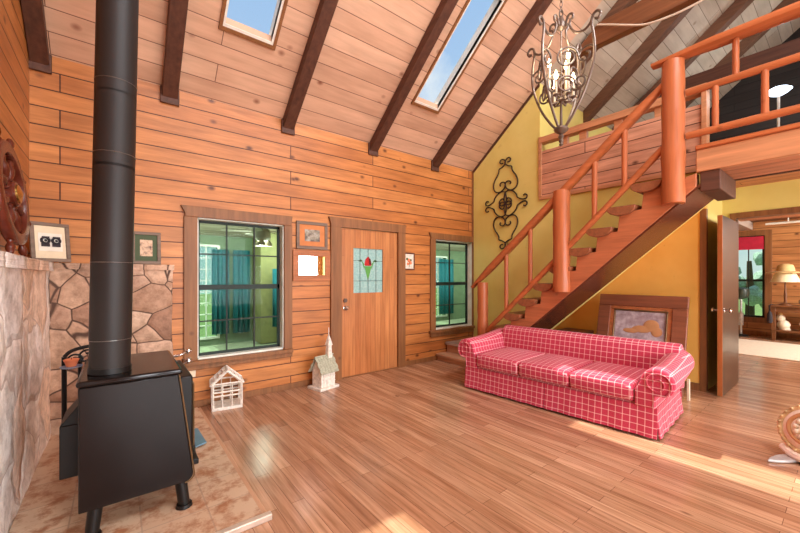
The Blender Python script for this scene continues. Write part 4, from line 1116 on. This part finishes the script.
m = MB(); m.lathe([(.30, .70), (.29, .715), (.15, .735), (.14, .80), (.115, .87), (.05, .90), (.001, .90)], (11.4, .93, .77), seg=28); m.build('straw_hat', 'straw', TL)
t = thing('figurine', (11.35, .93, .23), 'white ceramic hen figurine on the low shelf left', 'figurine')
m = MB(); m.ball((11.35, .95, .34), .13, (.8, .8, .8), 14); m.ball((11.35, .99, .48), .07, (1, 1, 1.2)); m.lathe([(.08, 0), (.09, .02), (.06, .06)], (11.35, .93, .231), seg=14); m.build('body', 'ceramic_white', t)
m = MB(); m.ball((11.33, .99, .57), .03, (.5, 1, 1)); m.build('comb', 'straw', t)
t = thing('figurine', (11.35, .42, .23), 'white ceramic bird figurine lying long on the low shelf right', 'figurine')
m = MB(); m.ball((11.35, .50, .325), .15, (.7, 1.25, .60), 14); m.ball((11.35, .36, .42), .075); m.ball((11.35, .68, .38), .05, (.6, 1, 1)); m.box((11.28, .38, .231), (11.42, .64, .26)); m.build('body', 'ceramic_white', t)
m = MB(); m.tube([(11.35, .30, .42), (11.35, .25, .41)], [.02, .004], 8); m.build('beak', 'straw', t)
t = thing('table_vase', (11.38, .58, .77), 'small brown pot on the console table beside the lamp', 'pot')
m = MB(); m.lathe([(.06, 0), (.09, .04), (.10, .09), (.07, .13), (.075, .15)], (11.38, .58, .771), seg=16); m.build('body', 'mug_brown', t)
m = MB(); m.tube(spline([(11.38, .68, .86), (11.38, .72, .89), (11.38, .72, .82), (11.38, .67, .80)], 5), .012, 6); m.build('handle', 'mug_brown', t)
t = thing('horn_tassel', (11.16, 1.14, .4), 'dark tassel hanging from the corner of the console table', 'tassel')
m = MB(); m.tube(spline([(11.165, 1.10, .775), (11.13, 1.14, .765), (11.13, 1.14, .64)], 5), .012, 6); m.build('loop', 'black_iron', t)
m = MB(); m.lathe([(.012, .64), (.035, .60), (.05, .42), (.03, .38)], (11.13, 1.14, 0), seg=12); m.build('tassel', 'ink_dark', t)
t = thing('pedestal_stand', (11.5, 1.67, 0), 'slim stand holding a dark green bowl before the next-room window', 'stand')
m = MB(); m.lathe([(.13, 0), (.13, .02), (.03, .05)], (11.5, 1.65, .001), seg=18); m.build('base', 'black_iron', t)
m = MB(); m.cyl((11.5, 1.65, .04), (11.5, 1.65, .86), .022, seg=10); m.cyl((11.5, 1.65, .25), (11.5, 1.65, .55), .045, seg=12); m.build('pole', 'silver_leaf', t)
m = MB(); m.lathe([(.03, .86), (.13, .90), (.155, 1.0), (.14, 1.10), (.06, 1.14)], (11.5, 1.65, 0), seg=20); m.build('bowl', 'green_dark', t)
t = thing('curtain_rod', (9.0, .6, 2.6), 'white curtain pole near the ceiling of the next room', 'pole')
m = MB(); m.cyl((11.55, -.6, 2.58), (11.55, 1.25, 2.58), .025, seg=10); m.build('tube', 'white_paint', t)
m = MB(); m.cyl((11.55, .9, 2.58), (11.55, .9, 2.68), .012, seg=8); m.cyl((11.55, -.4, 2.58), (11.55, -.4, 2.68), .012, seg=8); m.build('bracket', 'white_paint', t)
# loft lamp
t = thing('floor_lamp', (8.5, .77, LZ), 'lit torchiere floor lamp glowing white inside the dark loft', 'lamp')
m = MB(); m.lathe([(.14, 0), (.14, .02), (.02, .04)], (8.5, .77, LZ+.001), seg=18); m.build('base', 'black_iron', t)
m = MB(); m.cyl((8.5, .77, LZ+.03), (8.5, .77, 4.36), .018, seg=10); m.build('pole', 'white_paint', t)
m = MB(); m.lathe([(.02, 4.34), (.10, 4.38), (.16, 4.43), (.15, 4.435), (.02, 4.37)], (8.5, .77, 0), seg=22); m.build('bowl_shade', 'lamp_glow', t)
m = MB(); m.ball((8.5, .77, 4.44), .10, (1.35, 1.35, .5)); m.build('bulb', 'lamp_glow', t)

# ------------------------------------------------------------------ porch beyond the windows
PY = 8.2
m = MB(); m.box((-3, D+T, -.12), (13.5, PY, -.02)); struct('floor_porch', m, 'porch_floor', smooth=0)
PW = [(-.9, .2), (.62, 1.62), (4.6, 5.6), (7.55, 8.35), (10.4, 11.4)]; PZ0, PZ1 = .15, 2.0
m = MB(); xs = -3
for a, b in PW:
    m.box((xs, PY, -.1), (a, PY+.12, 3.0)); m.box((a, PY, -.1), (b, PY+.12, PZ0)); m.box((a, PY, PZ1), (b, PY+.12, 3.0)); xs = b
m.box((xs, PY, -.1), (13.5, PY+.12, 3.0)); struct('wall_porch', m, 'porch_green', smooth=0)
m = MB(); m.box((2.32, PY-.6, 0), (3.35, PY, 2.75)); struct('wall_porch_bay', m, 'porch_olive', smooth=0)
m = MB(); m.hexa([(-3, D+T, 2.72), (13.5, D+T, 2.72), (13.5, PY+.3, 2.2), (-3, PY+.3, 2.2), (-3, D+T, 2.8), (13.5, D+T, 2.8), (13.5, PY+.3, 2.28), (-3, PY+.3, 2.28)]); struct('ceiling_porch', m, 'porch_ceiling_boards', smooth=0)
m = MB(); m.box((-3.1, D+T, -.1), (-3, PY, 3)); m.box((13.5, D+T, -.1), (13.6, PY, 3)); struct('wall_porch_ends', m, 'porch_green', smooth=0)
for i, (a, b) in enumerate(PW):
    t = sthing('window_%d' % (6+i), ((a+b)/2, PY, PZ0), 'bright white-framed porch window %s' % ('seen through the left grid window' if i == 1 else 'seen through the corner window' if i == 3 else 'on the porch far side, column %d' % (i+1)), 'window')
    m = MB(); f = .045
    m.box((a-f, PY-.03, PZ0-f), (a, PY+.02, PZ1+f)); m.box((b, PY-.03, PZ0-f), (b+f, PY+.02, PZ1+f)); m.box((a, PY-.03, PZ1), (b, PY+.02, PZ1+f)); m.box((a, PY-.03, PZ0-f), (b, PY+.02, PZ0))
    for k in range(1, 5): x = a+(b-a)*k/5; m.box((x-.01, PY+.02, PZ0), (x+.01, PY+.05, PZ1))
    for k in range(1, 8): z = PZ0+(PZ1-PZ0)*k/8; m.box((a, PY+.02, z-.008), (b, PY+.05, z+.008))
    m.build('frame', 'sash_white', t)
    m = MB(); m.box((a, PY+.06, PZ0), (b, PY+.065, PZ1)); m.build('pane', 'window_glass', t, smooth=0)
def curtain(x0, x1, label, z1=1.95, z0=.2, dy=0):
    m = MB(); n = 36; A = []
    for i in range(n+1):
        f = i/n; x = x0+(x1-x0)*f; y = PY-.10-dy+.035*math.sin(f*PI*7)
        A.append([m.b.verts.new((x, y, z1)), m.b.verts.new((x+.02*math.sin(f*9), y, (z0+z1)/2)), m.b.verts.new((x, y*1.0-.01*math.sin(f*15), z0))])
    for R, S in zip(A, A[1:]):
        for k in range(2): m.b.faces.new((R[k], R[k+1], S[k+1], S[k]))
    o = m.build('curtain', 'teal_cloth', None, smooth=60)
    md = o.modifiers.new('thick', 'SOLIDIFY'); md.thickness = .006
    return tag(o, label, 'curtain')
curtain(1.50, 1.83, 'teal curtain left of two seen through the left grid window')
curtain(1.90, 2.24, 'teal curtain right of two seen through the left grid window')
curtain(2.5, 2.95, 'dark teal curtain before the olive porch wall in left grid window', 1.55, .35, .68)
curtain(7.95, 8.6, 'teal curtain seen through the corner window by the landing')
FN = thing('ceiling_fan', (2.05, 6.6, 2.43), 'white ceiling fan with lights in the porch behind the left grid window', 'fan')
m = MB(); m.cyl((2.05, 6.6, 2.27), (2.05, 6.6, 2.43), .02, seg=10); m.build('rod', 'fan_white', FN)
m = MB(); m.lathe([(.10, 2.03), (.14, 2.08), (.13, 2.22), (.05, 2.27)], (2.05, 6.6, 0), seg=20); m.build('motor', 'fan_white', FN)
for k in range(5):
    a = 2*PI*k/5+.4; d1 = Vector((math.cos(a), math.sin(a), 0)); n1 = Vector((-d1.y, d1.x, .15)); c = Vector((2.05, 6.6, 2.19))
    m = MB(); m.prism([c+d1*.12-n1*.05, c+d1*.65-n1*.075, c+d1*.68, c+d1*.65+n1*.075, c+d1*.12+n1*.05], (0, 0, .012)); m.build('blade', 'chipped_white', FN)
for k in range(3):
    a = 2*PI*k/3; c = (2.05+.1*math.cos(a), 6.6+.1*math.sin(a), 1.94)
    m = MB(); m.lathe([(.07, 0), (.06, .05), (.025, .10)], c, seg=14); m.build('glass_shade', 'ceramic_white', FN)
# trees outside
def tree(x, y, h, r, label, n=26):
    t = thing('garden_tree', (x, y, -.3), label, 'tree')
    m = MB(); m.tube(spline([(x, y, -.3), (x+.1, y, h*.4), (x-.05, y, h*.8)], 5), [.14-.008*i for i in range(11)], 8); m.build('trunk', 'trunk_brown', t)
    m = MB()
    for k in range(n): 
        a = random.uniform(0, 2*PI); rr = r*math.sqrt(random.random()); zz = random.uniform(.25, 1)
        m.ico((x+rr*math.cos(a), y+rr*math.sin(a)*.8, h*zz), random.uniform(.25, .5)*r*.6, 2, .22)
    m.build('foliage', 'leaf_green', t, smooth=0)
tree(.9, 14.5, 2.4, 1.3, 'green tree in the garden behind the left porch window')
tree(14.0, 19, 3.0, 1.7, 'green tree in the garden behind the corner porch window')
tree(16.8, 2.2, 2.4, 1.3, 'green tree outside the red-shaded next-room window', 16)
m = MB(); m.box((-20, PY+.3, -.5), (40, 40, -.3)); m.box((XF+.2, -20, -.5), (40, PY+.3, -.3)); struct('ground', m, 'lawn', smooth=0)

# ------------------------------------------------------------------ world and lights
w = bpy.data.worlds.new('sky'); scn.world = w; w.use_nodes = True; nt = w.node_tree; nt.nodes.clear()
o = nt.nodes.new('ShaderNodeOutputWorld'); bg = nt.nodes.new('ShaderNodeBackground'); tc = nt.nodes.new('ShaderNodeTexCoord')
nz = nt.nodes.new('ShaderNodeTexNoise'); nz.inputs['Scale'].default_value = 3.4; nz.inputs['Detail'].default_value = 7; nz.inputs['Roughness'].default_value = .55
rp = nt.nodes.new('ShaderNodeValToRGB'); rp.color_ramp.elements[0].position = .49; rp.color_ramp.elements[0].color = (0, 0, 0, 1); rp.color_ramp.elements[1].position = .62; rp.color_ramp.elements[1].color = (1, 1, 1, 1)
sp = nt.nodes.new('ShaderNodeSeparateXYZ'); g = nt.nodes.new('ShaderNodeValToRGB')
g.color_ramp.elements[0].position = .0; g.color_ramp.elements[0].color = lin((214, 230, 246)); g.color_ramp.elements[1].position = .9; g.color_ramp.elements[1].color = lin((150, 190, 238))
mx = nt.nodes.new('ShaderNodeMix'); mx.data_type = 'RGBA'
L = nt.links.new
L(tc.outputs['Generated'], nz.inputs['Vector']); L(nz.outputs[0], rp.inputs[0]); L(tc.outputs['Generated'], sp.inputs[0]); L(sp.outputs[2], g.inputs[0])
L(rp.outputs[0], mx.inputs[0]); L(g.outputs[0], mx.inputs[6]); mx.inputs[7].default_value = lin((244, 246, 250))
L(mx.outputs[2], bg.inputs[0]); bg.inputs[1].default_value = 1.0; L(bg.outputs[0], o.inputs[0])

def area(name, loc, size, rot, power, col=(1, 1, 1)):
    l = bpy.data.lights.new(name, 'AREA'); l.shape = 'RECTANGLE'; l.size, l.size_y = size; l.energy = power; l.color = col
    ob = bpy.data.objects.new(name, l); ob.location = loc; ob.rotation_euler = rot; COL.objects.link(ob); return ob
def point(name, loc, power, col, r=.03):
    l = bpy.data.lights.new(name, 'POINT'); l.energy = power; l.color = col; l.shadow_soft_size = r
    ob = bpy.data.objects.new(name, l); ob.location = loc; COL.objects.link(ob); return ob
# daylight through the rear windows (pointing +Y)
area('rear_window_daylight', (1.9, YB+.02, 1.7), (4.4, 2.6), (math.radians(98), 0, 0), 440, (.97, .98, 1))
area('rear_side_daylight', (5.6, YB+.02, 1.45), (1.2, 1.5), (PI/2, 0, 0), 130, (.97, .98, 1))
ra = math.atan2(CS, 1)
for xx in (.9, 2.6, 4.1):
    area('rear_slope_fill', (xx, -1.7, cz(-1.7)-.03), (.9, 1.5), (ra, 0, 0), 110, (.92, .96, 1))  # added fill lights; the rear slope has no roof windows
area('porch_fill', (4.5, 6.9, 2.1), (12, 1.0), (math.radians(35), 0, 0), 240, (1, 1, .97))  # added light hung inside the porch, aimed at its outer wall
area('next_room_fill', (9.6, -2.5, 2.3), (3, 1.2), (math.radians(60), 0, 0), 480, (1, .96, .9))  # added light that brightens the next room; no window stands here
area('loft_fill', (7.5, YB+.1, 4.0), (3.0, 1.2), (math.radians(100), 0, 0), 220, (.95, .98, 1))  # added light to brighten the loft, with no window behind it
s = bpy.data.lights.new('sun', 'SUN'); s.energy = 8.5; s.angle = math.radians(.8); s.color = (1, .93, .82)
so = bpy.data.objects.new('sun', s); dvec = Vector((.02, -.535, -1)); so.rotation_euler = dvec.to_track_quat('-Z', 'Y').to_euler(); COL.objects.link(so)
point('chandelier_glow', (CX, CY, 3.3), 6, (1, .8, .55), .08)
point('porch_fan_fill', (2.05, 6.6, 1.86), 18, (1, .97, .9), .05)  # added to brighten the fan, otherwise a dark silhouette
point('loft_lamp_glow', (8.5, .77, 4.6), 25, (.9, .95, 1), .1)

# ------------------------------------------------------------------ camera
cam = bpy.data.cameras.new('camera'); cam.sensor_width = 36; cam.lens = 358/800*36; cam.shift_y = 10.5/800; cam.clip_start = .05
co = bpy.data.objects.new('camera', cam); co.location = (0, 0, 1.38); co.rotation_euler = (PI/2, 0, -math.atan2(282, 358)); COL.objects.link(co); scn.camera = co
scn.view_settings.view_transform = 'Standard'; scn.view_settings.look = 'None'; scn.view_settings.exposure = 0.03; scn.view_settings.gamma = 1
scn.view_settings.use_curve_mapping = False
scn.cycles.max_bounces = 10; scn.cycles.diffuse_bounces = 6; scn.cycles.transparent_max_bounces = 12; scn.cycles.sample_clamp_indirect = 6
for ob in list(COL.objects):
    if '_loc' in ob: del ob['_loc']
